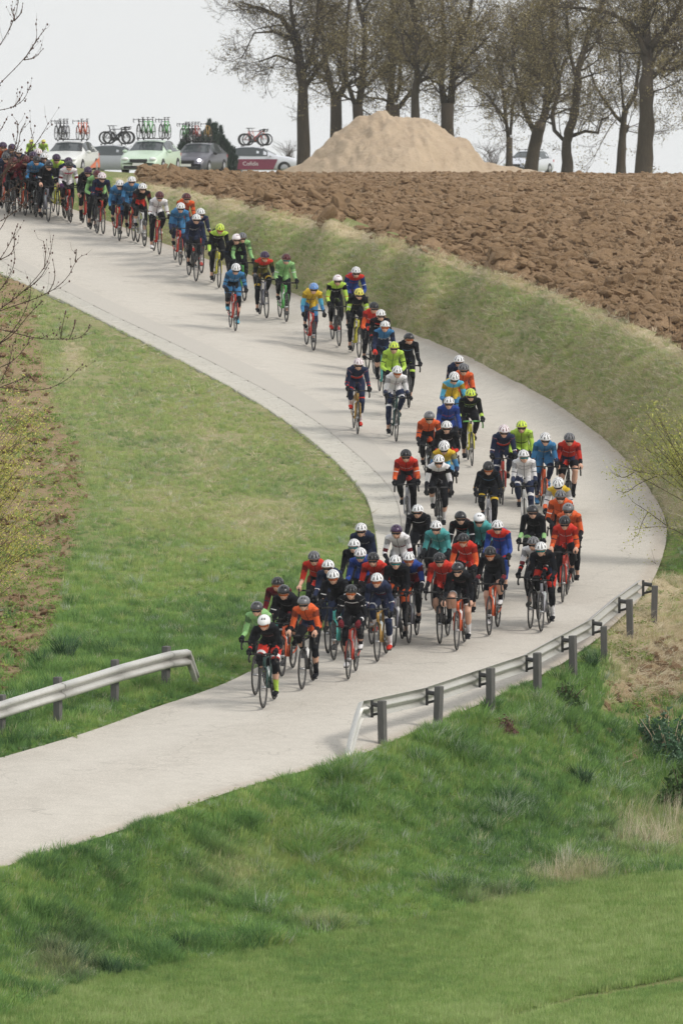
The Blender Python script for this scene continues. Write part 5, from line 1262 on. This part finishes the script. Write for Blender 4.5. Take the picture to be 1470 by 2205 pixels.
# ================================================================ the bunch: helmet top in the photograph, pose, kit, bicycle
def B(c1, c2, a, b): return (c1, c2, (a, b))
NAVYBAND = ('navy', 'red', (.30, .40), None, ('white', .40, .44))
R_ = [
 # x, y, pose, bike, who (person label), kit
 (567,1327,'g','darkgreen','rider leading the bunch in smooth white helmet, black top and red shorts',dict(hk='smooth',jersey='black',fore=('black','red',(.8,1.0)),shorts=('red','white',(.30,.36)),legs='knee',socks='neon',lens='orange')),
 (552,1296,'a','black','light green jersey rider tucked in behind the leader by the grass',dict(helmet='dkgrey',hk='smooth',jersey='ltgreen',legs='black')),
 (597,1243,'e','teal','maroon jersey rider with black helmet at the left rear of the front group',dict(helmet='black',jersey='maroon',lens='orange')),
 (610,1261,'b','orange','black jersey rider in matt black helmet on an orange bike, third in line',dict(helmet='black',hk='smooth',jersey='black',lens='orange',shorts=('black','white',(.38,.42)),legs='knee')),
 (653,1284,'a','black','orange jacket rider with grey helmet and black overshoes in the front group',dict(helmet='grey',hk='smooth',jersey='orange',sleeve='orange',fore=('black','orange',(.0,.58)),legs='knee',over='black',gloves='skin')),
 (676,1188,'f','black','short sleeved red jersey rider with bare forearms and dark grey helmet at the grass edge',dict(helmet='grey',jersey='red',sleeve='red',fore='skin',gloves='skin',legs='knee')),
 (705,1206,'e','black','navy jersey rider with white helmet, behind the black jacket and beside the red short sleeves',dict(jersey='navy',sleeve=('navy','white',(.40,.46),None,('red',.46,.50)),fore='navy',legs='navy')),
 (716,1228,'b','teal','dark jacket rider with white helmet on a teal bike in the front group',dict(jersey='black',legs='navy',shorts='navy',lens='orange')),
 (755,1260,'h','red','black jacket rider with pale piping and white overshoes on a red bike',dict(helmet='black',jersey=('black','white',(.86,.90)),sleeve=('black','white',(.10,.14)),fore=('black','white',(.72,.78)),gloves='maroon',legs='knee',over='white',lens='orange')),
 (810,1235,'c','gold','navy suited rider with white helmet and red shoes on a gold bike',dict(jersey=('navy','maroon',(.32,.36)),sleeve=('navy','white',(.38,.44),None,('red',.44,.48)),fore='navy',shorts='navy',legs=('navy','white',(.38,.44)),socks='white',shoes='red',lens='orange')),
 (776,1127,'a','black','dark navy jacket rider with white helmet, rearmost by the gutter on the left',dict(jersey='navy',sleeve='navy')),
 (761,1161,'e','black','black jersey rider with tilted white helmet against the grass',dict(jersey='black',lens='teal')),
 (775,1181,'b','black','royal blue jersey rider with striped white helmet and teal glasses',dict(jersey='royal',sleeve='royal',legs='navy',lens='teal')),
 (802,1190,'h','black','red jersey rider with black helmet beside the royal blue jersey',dict(helmet='black',jersey='red',sleeve=('red','white',(.40,.44)),fore='black')),
 (851,1196,'j','grey','black jersey rider with white helmet and orange shorts, head turned',dict(jersey='black',shorts='orange',legs='black',lens='teal')),
 (879,1190,'f','grey','maroon and blue jersey rider with white helmet and printed black arm warmers',dict(jersey=('maroon','royal',(.62,1.0),'white'),sleeve='royal',fore=('black','white',(.56,.66)),over='black',lens='orange')),
 (852,1130,'h','black','white jersey rider with dark helmet and maroon arm bands in front of the gutter',dict(helmet='purple',hk='smooth',jersey=('white','maroon',(.36,.44)),sleeve=('white','maroon',(.26,.38)),fore=('black','white',(.3,.58)))),
 (898,1087,'e','silver','black jacket rider with white helmet, upright, last by the gutter corner',dict(jersey=('black','white',(.80,.83)),sleeve=('black','grey',(.1,.14)))),
 (938,1122,'a','black','teal jersey rider with striped white helmet, black forearms',dict(jersey=('teal','navy',(.42,.44),'white'),sleeve='teal',fore='black')),
 (991,1101,'j','black','black jacket rider with black helmet and thin red trim behind the teal jerseys',dict(helmet='black',hk='smooth',jersey=('black','red',(.8,.83),'white'))),
 (1031,1106,'b','black','teal jersey rider with plain round white helmet',dict(hk='smooth',jersey=('teal','black',(.42,.44),'navy'),sleeve='teal',fore='black')),
 (996,1149,'a','black','red jersey rider with white chest print and black vented helmet, orange glasses',dict(helmet='black',jersey=('red','white',(.46,.52),'white'),sleeve='orange',fore=('orange','black',(.85,1)),lens='orange')),
 (945,1191,'f','black','red short sleeved jersey rider with black arm warmers and bare knees on a black bike',dict(helmet='black',jersey='red',sleeve='red',fore='black',legs='skin',socks='black')),
 (984,1212,'c','orange','black long sleeved rider with bare legs and white socks on an orange bike',dict(helmet='black',hk='smooth',jersey='black',legs='skin',socks='white',gloves='skin',shorts=('black','white',(.37,.40)))),
 (1054,1178,'b','orange','black jersey rider with orange glasses and white overshoes on an orange bike',dict(helmet='black',jersey='black',sleeve=('black','white',(.44,.47)),fore='maroon',legs='skin',over='white',lens='orange')),
 (1070,1121,'f','black','blue suited rider with red shoulders and white helmet',dict(jersey=('royal','red',(.84,1.0),'red'),sleeve='royal',shorts='royal',legs=('royal','red',(.40,.46)),fore='royal')),
 (1163,1168,'a','silver','black jersey rider with white helmet and red and blue shorts nearest the guardrail',dict(jersey=('black','navy',(.0,.16)),shorts='red',legs='black',lens='teal',socks='white')),
 (1147,1156,'e','black','white and maroon jersey rider with dark helmet hidden behind the red shorts rider',dict(helmet='grey',jersey='white',sleeve=('white','maroon',(.30,.42)),fore=('black','red',(.65,.75)))),
 (1146,1088,'j','black','black jersey rider with bright green forearms and black helmet',dict(helmet='black',hk='smooth',jersey='black',fore='ltgreen',shorts=('black','ltgreen',(.30,.42)),legs='black')),
 (1215,1112,'b','red','red and orange long sleeved rider with black helmet on a red bike at right',dict(helmet='black',jersey=('red','white',(.46,.50),'white'),sleeve='orange',fore='orange',gloves='skin')),
 (1222,1084,'a','black','orange jacket rider with silver grey helmet right behind the red bike rider',dict(helmet='grey',hk='smooth',jersey='orange',sleeve='orange',fore='black')),
 (1206,1056,'h','black','orange jacket rider with black and silver helmet, middle of the three on the right',dict(helmet='grey',jersey='orange',sleeve='orange',fore='black')),
 (1200,1032,'i','black','yellow and white jersey rider bending low under a white helmet',dict(jersey=('white','yellow',(.45,1.0)),sleeve='white',fore='orange')),
 (1127,969,'j','white','white jersey rider with black striped white helmet on a white bike',dict(jersey=('white','navy',(.86,.88),'navy'),sleeve='white',fore='navy',shorts='navy',legs=('navy','white',(.38,.46)),lens='teal')),
 (1051,996,'g','silver','black rider with red and yellow arm bands and black helmet',dict(helmet='black',jersey='black',sleeve=('black','yellow',(.40,.46),None,('red',.46,.5)),shorts=('black','yellow',(.33,.38)),lens='orange')),
 (1085,916,'b','red','navy jersey rider with red chest band and spotted white helmet on a red bike',dict(helmet='pinkwhite',jersey=NAVYBAND,sleeve=('navy','white',(.36,.40),None,('red',.40,.46)),shorts='navy',legs=('navy','white',(.40,.44)))),
 (1122,906,'e','black','bright yellow jacket rider with yellow and blue helmet behind the navy jersey',dict(helmet='neon',jersey=('neon','black',(.30,.34),'green'),sleeve='neon',fore='neon')),
 (1174,933,'b','orange','blue suited rider with white helmet on the right of the road',dict(jersey=('blue','yellow',(.40,.44),'yellow'),sleeve='blue',fore='navy',shorts='blue',legs='navy',over='blue')),
 (1226,933,'f','black','red jersey rider with dark grey helmet and bare legs, furthest right',dict(helmet='grey',jersey='red',sleeve='red',fore='black',gloves='skin',legs='skin',socks='black')),
 (873,968,'a','silver','red long sleeved rider with black helmet alone beside the gutter',dict(helmet='black',jersey='red',sleeve='orange',fore='orange')),
 (944,980,'c','black','black vest rider with white sleeves and black striped white helmet',dict(jersey=('black','white',(.84,1.0),'maroon'),sleeve='white',fore='black',legs='knee',socks='white')),
 (955,953,'i','black','blue and yellow jersey rider behind the white sleeves',dict(jersey=('yellow','skyblue',(.0,.34)),sleeve='blue',fore='navy',shorts='blue')),
 (961,907,'h','black','black jacket rider with red cuffs and large vented white helmet',dict(jersey='black',fore=('black','red',(.7,1)),shorts='red')),
 (924,886,'a','black','orange jacket rider with grey helmet, leftmost of the middle cluster',dict(helmet='grey',hk='smooth',jersey='orange',sleeve='orange',fore='black')),
 (966,855,'e','black','royal blue jersey rider with white helmet and red chest print',dict(jersey=('royal','navy',(.2,.3),'red'),sleeve='royal',fore='royal')),
 (1013,838,'b','yellow','black jersey rider with lime forearms, lime handlebar and yellow helmet',dict(helmet='neon',jersey=('black','neon',(.80,.83),'ltgreen'),sleeve='black',fore='neon',bars='green')),
 (978,803,'g','black','blue and yellow jersey rider with white helmet in the upper right trio',dict(jersey=('yellow','skyblue',(.86,1.0),'navy'),sleeve='skyblue',shorts='blue',fore='blue')),
 (998,783,'f','black','orange jersey rider with dark vented helmet in the upper right trio',dict(helmet='grey',jersey='orange',sleeve='orange',fore='black')),
 (988,766,'a','black','navy jersey rider with white helmet, last of the upper right trio',dict(jersey='navy')),
 (856,789,'b','darkgreen','white jersey rider with navy forearms beside the navy and red rider',dict(jersey=('white','pink',(.50,.53),'grey'),sleeve='white',fore='navy',shorts='navy',legs=('navy','white',(.38,.46)),lens='orange')),
 (772,772,'a','gold','navy and red suited rider with spotted white helmet and red shoes by the gutter strip',dict(helmet='pinkwhite',jersey=NAVYBAND,sleeve=('navy','red',(.38,.44)),fore=('navy','red',(.86,.96)),shorts='navy',legs=('navy','red',(.40,.44)),socks='white',shoes='red')),
 (848,736,'h','teal','bright yellow long sleeved rider with yellow and blue helmet in the middle string',dict(helmet='neon',jersey=('neon','black',(.46,.49),'green'),sleeve='neon',fore='neon')),
 (881,717,'j','black','black jersey rider with lime hems and black helmet on the far side of the string',dict(helmet='black',hk='smooth',jersey='black',shorts=('black','neon',(.34,.40)),lens='orange')),
 (829,691,'e','teal','dark blue jersey rider with white helmet and bare calves',dict(jersey=('navy','blue',(.6,1)),sleeve='navy',gloves='red',legs='knee',lens='orange')),
 (820,667,'a','black','black jersey rider with white striped helmet and red trim',dict(jersey=('black','red',(.84,.9)),fore=('black','red',(.85,1)))),
 (806,651,'f','black','red jersey rider with black helmet in the middle string',dict(helmet='black',jersey='red',sleeve='orange',fore='orange')),
 (774,622,'b','yellow','yellow sleeved rider with yellow helmet and black chest',dict(helmet='yellow',jersey=('black','yellow',(.42,.46)),sleeve='neon',fore='black')),
 (767,575,'h','black','blue jersey rider with red shoulders and white helmet on the bank side',dict(jersey=('royal','red',(.84,1.0),'red'),sleeve='royal',fore='royal',shorts='navy')),
 (727,592,'e','black','lime sleeved rider with black chest, white helmet and red shoes',dict(helmet='pinkwhite',hk='smooth',jersey=('black','neon',(.84,1.0),'white'),sleeve=('neon','red',(.40,.44)),fore=('neon','black',(.85,1)),shoes='red')),
 (676,610,'c','red','blue sleeved rider with yellow chest and blue helmet on a red bike',dict(helmet='bluewhite',jersey=('yellow','navy',(.30,.34),'navy'),sleeve='skyblue',fore='blue',shorts='blue',legs='navy')),
 (617,547,'a','green','green jersey rider on a bright green bike',dict(helmet='redblack',jersey=('ltgreen','green',(.3,.34),'green'),sleeve='ltgreen',fore='ltgreen',lens='teal')),
 (571,542,'b','grey','dark olive jersey rider with red shoulders and yellow hems',dict(helmet='purple',jersey=('olive','red',(.85,1.0)),sleeve=('black','yellow',(.40,.46)),fore='grey',shorts=('black','yellow',(.35,.42)),lens='orange')),
 (509,569,'g','red','blue suited rider with white helmet and light blue overshoes alone on the road',dict(jersey='blue',sleeve='blue',fore='navy',shorts='blue',legs='knee',over='skyblue')),
 (510,504,'h','black','black jersey rider with round white helmet beside the grass bank',dict(helmet='pinkwhite',hk='smooth',jersey=('black','olive',(.35,.42)),sleeve='black')),
 (522,501,'e','green','green sleeved rider almost hidden behind the black jersey',dict(helmet='grey',jersey='ltgreen',sleeve='ltgreen',fore='ltgreen')),
 (475,483,'d','yellow','black jersey rider with lime forearms and yellow helmet near the bank',dict(helmet='neon',jersey=('black','neon',(.9,1.0)),sleeve='black',fore='neon',lens='orange')),
 (433,449,'a','red','navy suited rider with white helmet and red shoes near the bank',dict(jersey=NAVYBAND,sleeve=('navy','white',(.38,.44)),fore=('navy','red',(.86,.96)),shorts='navy',legs='navy',socks='white',shoes='red')),
 (424,461,'e','black','navy clad rider mostly hidden behind the red shod rider',dict(jersey='navy',sleeve='navy',fore='navy')),
 (390,437,'c','red','light blue suited rider with white helmet on a red bike high on the road',dict(jersey=('blue','yellow',(.38,.41)),sleeve='blue',fore='navy',shorts='blue',legs='navy')),
 (403,416,'j','black','orange red jersey rider with black helmet against the bank',dict(helmet='redblack',jersey='orange',sleeve='orange',fore='orange')),
 (345,413,'b','red','white and maroon jersey rider with black helmet on a red bike',dict(helmet='redblack',jersey=('white','maroon',(.50,.56)),sleeve=('white','maroon',(.36,.44)),fore='white',shoes='white')),
 (308,395,'a','white','black jersey rider with red belly on a white bike',dict(jersey=('black','red',(.0,.34)),sleeve='black',legs='knee',socks='white')),
 (284,380,'e','red','blue jersey rider with white helmet, rear of the two in blue',dict(jersey='blue',sleeve='blue',fore='navy',shorts='blue')),
 (259,388,'c','red','blue suited rider with white helmet, front of the two in blue',dict(jersey=('blue','yellow',(.36,.39)),sleeve='blue',fore='blue',shorts='blue',legs='navy')),
 (221,372,'b','red','navy and red jersey rider with pinkish white helmet at the top of the straight',dict(helmet='pinkwhite',jersey=('navy','red',(.2,.38)),sleeve=('navy','red',(.38,.44)),fore='navy')),
 (210,366,'h','black','light green jersey rider between a black jersey and a pinkish helmet',dict(helmet='redblack',jersey='ltgreen',sleeve='ltgreen',fore='ltgreen')),
 (191,360,'d','red','black jersey rider with purple black helmet on the grass side near the top',dict(helmet='purple',jersey='black',sleeve='black',legs='knee',gloves='skin')),
 (150,347,'a','red','white jersey rider with pink shoulders on a red bike near the top',dict(helmet='black',jersey=('white','pink',(.78,.90)),sleeve=('white','maroon',(.2,.3)),fore='white',gloves='purple')),
 (148,339,'e','black','rider in a dark jersey hidden behind the white and pink jersey',dict(helmet='purple',jersey='navy')),
 (107,347,'b','grey','black clad rider with dark helmet, foremost by the bare twigs',dict(helmet='black',hk='smooth',jersey='black',sleeve='black',gloves='skin')),
 (123,332,'f','yellow','rider with one lime shoulder and purple helmet behind the black clad rider',dict(helmet='purple',jersey=('neon','black',(.0,.7)),sleeve='neon',fore='black')),
 (96,329,'h','black','white helmeted rider just behind the black clad rider at the twigs',dict(jersey='navy',legs='navy',shoes='red')),
 (80,336,'a','black','dark jersey rider half hidden between maroon and black jerseys',dict(helmet='black',jersey='blue')),
 (57,336,'g','orange','maroon jersey rider seen through the bare twigs',dict(helmet='redblack',jersey='maroon',sleeve='maroon',fore='maroon')),
 (42,317,'b','black','white helmeted rider in dark blue among the twigs at the left edge',dict(jersey='navy',sleeve='white')),
 (72,326,'e','black','purple helmeted rider in black at the crest of the road',dict(helmet='purple',jersey='black',sleeve='grey')),
 (84,320,'f','black','pale helmeted rider at the crest, furthest back',dict(helmet='pinkwhite',jersey='grey')),
 (8,306,'j','red','orange jersey rider with purple helmet cut by the left edge of the photo',dict(helmet='purple',jersey='orange',sleeve='orange',fore='orange')),
 (27,310,'a','black','grey jersey rider beside the orange one at the left edge',dict(helmet='purple',jersey='grey')),
 (30,338,'c','black','rider in maroon and black low behind the twigs at the left edge',dict(helmet='redblack',jersey='maroon')),
 (14,330,'d','orange','rider in navy low behind the twigs, next to the photo edge',dict(helmet='dkgrey',jersey='navy')),
]
for (hx, hy, pose, bc, who, kit) in R_:
    loc, E = place_pair(hx, hy, pose, random.uniform(-.03, .03), random.uniform(-.025, .025))
    r = empty('person', loc, E); dress_kit = dict(kit); bars = dress_kit.pop('bars', None)
    body = child('body', POSES[pose]['body'], r); dress(r, pose, dress_kit)
    tag(r, who, 'person', 'racing cyclists coming down the road')
    bk = make_bike(bc, POSES[pose]['crank'], label=None, bars=cloth(bars) if bars else None, spin=random.random() * 3)
    bk.location = loc; bk.rotation_euler = E
    w = who.replace('rider leading the bunch', 'leading rider').split()
    bl = bc + ' road bicycle under the ' + ' '.join(w[:11])
    bl = bl.rstrip(',')
    while bl.split()[-1] in ('with', 'and', 'in', 'the', 'a', 'on', 'of', 'by', 'at', 'behind', 'beside', 'between', 'near', 'white', 'black', 'grey', 'round', 'against', 'under', 'bare', 'middle', 'upper', 'large', 'low', 'mostly', 'almost', 'right', 'teal', 'yellow', 'pinkish', 'both', 'lime', 'dark', 'nearest', 'vented', 'striped', 'an', 'hidden', 'light', 'rear', 'spotted', 'printed'): bl = ' '.join(bl.split()[:-1]).rstrip(',')
    bk['label'] = bl
# ================================================================ cars
GLASS = plain('car_glass', (.05, .06, .065), .06, 0, .02, spec=.6); CTRIM = plain('car_trim', (.02, .02, .022), .5); TYREC = plain('car_tyre', (.02, .02, .02), .8); LIGHTG = plain('lamp_glass', (.75, .76, .78), .12); REDL = plain('tail_lamp', (.5, .03, .02), .2); PLATE = plain('number_plate', (.7, .7, .68), .5)
def carpaint(n, c): return plain('car_paint_' + n, c, .28, .0, .03, spec=.5)
STN = [(-2.18, .50, .48, .72), (-2.10, .68, .60, .80), (-1.95, .78, .74, .86), (-1.5, .90, .86, .90), (-1.0, .97, .93, .90), (-.85, 1.02, .95, .90), (-.45, 1.24, .95, .90), (-.15, 1.39, .95, .90), (.3, 1.46, .95, .90), (.9, 1.45, .96, .90), (1.35, 1.38, .97, .89), (1.75, 1.18, .98, .88), (2.0, 1.02, .97, .86), (2.15, .85, .80, .80), (2.2, .6, .55, .72)]
def make_car(px, s, yaw, col, label, flank=None, length=4.55, lit=False, text=None, ltcol=None, py=None):
    base = v3(P(px, 368, s)); base.z = float(hz(base.x, base.y)); root = empty('team_car', base, (0, 0, yaw)); tag(root, label, 'car', 'team cars waiting behind the field')
    rows = []; k = length / 4.38
    for (y, zt, zb, w) in STN:
        cab = zt - zb > .12; wr = (w * .74 if cab else w * .84) if zt < 1.3 else w * .70
        rows.append([(w * .90, .20), (w, .34), (w, .62 if zb > .62 else zb * .9), (w * .965, zb), (wr, zt - .03 if cab else zt - .015), (wr * .55, zt), (0, zt + .01)])
    V = []; n = 7
    for (y, *_), r_ in zip(STN, rows): V += [(x, y * k, z) for x, z in r_] + [(-x, y * k, z) for x, z in r_[::-1][1:]]
    m = 13; Fc = []; glass = []; top = []
    for i in range(len(STN) - 1):
        for j in range(m - 1):
            f = (i * m + j, i * m + j + 1, (i + 1) * m + j + 1, (i + 1) * m + j); y = (STN[i][0] + STN[i + 1][0]) / 2
            side = j in (3, m - 5) and 5 <= i <= 11 ; front = j in (4, 5, 6, 7) and 5 <= i <= 6; rear = j in (4, 5, 6, 7) and 10 <= i <= 11
            if (side and 6 <= i <= 10): glass.append(('side_window', f))
            elif side: glass.append(('x', f)); Fc.append(f)
            elif front: glass.append(('windscreen', f))
            elif rear: glass.append(('rear_window', f))
            else: Fc.append(f)
    Fc.append(tuple(range(m))); Fc.append(tuple((len(STN) - 1) * m + q for q in range(m))[::-1])
    Fc += [f for nme, f in glass if nme != 'x']
    cp = carpaint(*col)
    link_mesh('body', np_mesh('body', V, [f[::-1] for f in Fc], [cp]), root)
    cen = Vector((0, 0, .7))
    def patch(nm, faces, mat, off=.012, shrink=.06):
        mb = MB()
        for f in faces:
            q = [Vector(V[i]) for i in f]; 
            nrm = (q[1] - q[0]).cross(q[2] - q[1]); nrm.normalize(); c_ = sum(q, Vector()) / 4
            if nrm.dot(c_ - cen) < 0: nrm = -nrm
            mb.add([p + nrm * off for p in q], [(0, 1, 2, 3)])
        return link_mesh(nm, np_mesh(nm, mb.V, mb.F, [mat], smooth=False), root)
    for sd in (0, 1):
        fs = [f for nm, f in glass if nm == 'side_window' and (V[f[0]][0] > 0) == bool(sd)]
        patch('side_window', fs[:2], GLASS); patch('side_window', fs[2:], GLASS)
    patch('windscreen', [f for nm, f in glass if nm == 'windscreen'], GLASS); patch('rear_window', [f for nm, f in glass if nm == 'rear_window'], GLASS)
    b = MB(); b.box((0, -2.17 * k, .60), (.78, .06, .12)); link_mesh('grille', b.mesh('grille', [CTRIM], False), root)
    b = MB(); b.box((0, -2.20 * k, .30), (1.3, .05, .14)); link_mesh('lower_grille', b.mesh('lower_grille', [CTRIM], False), root)
    b = MB(); b.box((0, -2.235 * k, .43), (.5, .02, .12)); link_mesh('number_plate', b.mesh('number_plate', [PLATE], False), root)
    for sx in (-1, 1):
        if lit:
            hm_ = bpy.data.materials.get('lit_headlamp') or bpy.data.materials.new('lit_headlamp'); hm_.use_nodes = True; bb_ = hm_.node_tree.nodes['Principled BSDF']; bb_.inputs['Emission Color'].default_value = (.93, .9, 1, 1); bb_.inputs['Emission Strength'].default_value = 3
        b = MB(); b.ball((sx * .62, -2.08 * k, .66), ((.17, .11, .085) if not (lit and sx == 1) else (.10, .12, .07)), 10, 7); link_mesh('headlight', b.mesh('headlight', [hm_ if lit and sx == 1 else LIGHTG]), root)
        b = MB(); b.box((sx * .72, 2.12 * k, .82), (.22, .12, .14)); link_mesh('tail_light', b.mesh('tail_light', [REDL], False), root)
        b = MB(); b.ball((sx * 1.0, -.62 * k, .98), (.12, .07, .08), 8, 6); link_mesh('wing_mirror', b.mesh('wing_mirror', [cp if col[0] != 'dark' else CTRIM]), root)
        for y in (-1.32 * k, 1.30 * k):
            b = MB(); b.tube([(sx * .70, y, .32), (sx * .905, y, .32)], .36, 18); b.tube([(sx * .905, y, .32), (sx * .91, y, .32)], .30, 18); link_mesh('wheel', b.mesh('wheel', [TYREC]), root)
            b = MB(); b.tube([(sx * .91, y, .32), (sx * .93, y, .32)], [.21, .19], 12); link_mesh('hub_cap', b.mesh('hub_cap', [plain('hub', (.4, .4, .42), .3, .5)]), root)
    for y in (-.1, .95):
        b = MB(); b.box((0, y, 1.53), (1.25, .05, .03)); [b.box((sx * .55, y, 1.49), (.05, .06, .07)) for sx in (-1, 1)]; link_mesh('roof_rack', b.mesh('roof_rack', [CTRIM], False), root)
    if flank:
        fm = plain('livery_' + flank[0], flank[1], .35)
        for sx in (-1, 1):
            q = [(sx * .925, flank[2] * k, .25), (sx * .925, flank[3] * k, .25), (sx * .925, flank[3] * k - .1, flank[4] if len(flank) > 4 else .80), (sx * .925, flank[2] * k - .25, .80 if len(flank) < 5 else .3)]
            link_mesh('livery_panel', np_mesh('livery_panel', q, [(0, 1, 2, 3)], [fm], False), root)
    if text:
        for sx in (-1, 1):
            cu = bpy.data.curves.new('lettering', 'FONT'); cu.body = text; cu.size = .30; cu.extrude = .004; cu.align_x = 'CENTER'
            o = bpy.data.objects.new('lettering', cu); COL.objects.link(o); dg = bpy.context.evaluated_depsgraph_get(); m2 = bpy.data.meshes.new_from_object(o.evaluated_get(dg)); bpy.data.objects.remove(o); m2.materials.clear(); m2.materials.append(plain('white_print', (.75, .72, .74), .5))
            link_mesh('lettering', m2, root, (sx * .935, .42 * k, .46), (PI / 2, 0, PI / 2 * sx))
    return root
W_ = ('white', (.62, .63, .62)); SG = ('palegreen', (.50, .62, .50)); SL = ('silver', (.36, .38, .42)); DK = ('dark', (.10, .10, .12)); OF = ('offwhite', (.58, .60, .66))
cars = [
 (make_car(152, 47.5, -.20, W_, 'white team car with an orange flank, furthest left behind the riders', ('orange', (.65, .14, .05), .2, 1.9, .72)), [(-.55,-.25,'grey'),(-.38,-.2,'black'),(-.22,-.25,'grey'),(.42,-.1,'orange'),(.58,.3,'orange')]),
 (make_car(262, 42, 1.42, SL, 'silver estate car side on between the white and the pale green cars'), [(-.4,0,'black'),(0,.1,'grey'),(.3,-.1,'black'),(.5,0,'black')]),
 (make_car(325, 49, -.22, SG, 'pale green team car facing the camera with three bicycles upright on top'), [(-.45,-.2,'black'),(-.22,-.2,'green'),(.0,-.2,'green'),(.55,-.2,'grey'),(.68,-.1,'green')]),
 (make_car(428, 45, -.25, DK, 'dark grey team car with one lamp lit in front of the juniper', lit=True), [(-.72,-.2,'green'),(-.60,-.2,'green'),(-.42,-.15,'black'),(-.25,-.2,'black'),(-.1,-.2,'red'),(.42,-.1,'gold')]),
 (make_car(560, 40, 1.50, OF, 'white car side on with a maroon door panel beside the sand heap', ('maroon', (.22, .045, .085), -.75, 1.15), text='Cofidis'), [(-.5,.0,'grey'),(-.2,.1,'red'),(.15,-.1,'orange'),(.5,.1,'red')]),
 (make_car(1136, 35, -.4, OF, 'distant white car half hidden behind the trunks right of the heap'), [(.35,0,'black')]),
]
nth = ['leftmost', 'second', 'third', 'fourth', 'fifth', 'sixth']
cn = ['white and orange car', 'silver estate car', 'pale green car', 'dark grey car', 'maroon panelled car', 'distant white car']
for ci, (cr, bl) in enumerate(cars):
    bpy.context.view_layer.update()
    for i, (x, y, c) in enumerate(bl):
        bk = make_bike(c, 0.8, label='%s bicycle upright on the roof of the %s, %s on the rack' % (c, cn[ci], nth[i]), group='bicycles carried on car roofs', light=True)
        bk.matrix_world = cr.matrix_world @ Matrix.Translation((x * 1.0, y + .35, 1.51)) 
# two marshals in bright jackets on the far side of the crest
for (hx, hy, who) in ((67, 303, 'marshal in a bright yellow jacket at the crest, left of the pair'), (93, 300, 'marshal in a bright yellow jacket at the crest, right of the pair')):
    b0 = v3(P(hx, 368, 47)); b0.z = float(hz(b0.x, b0.y)) + .02; r = empty('person', b0, (0, 0, .1)); child('body', POSES['e']['body'], r)
    dress(r, 'e', dict(helmet='yellow', hk='smooth', jersey='neon', sleeve='neon', fore='neon', legs='black')); tag(r, who, 'person', 'marshals in bright yellow jackets')
    bk = make_bike('black', POSES['e']['crank'], label='black bicycle under the marshal ' + who.split(', ')[1], group='racing bicycles ridden down the road'); bk.location = b0; bk.rotation_euler = (0, 0, .1)
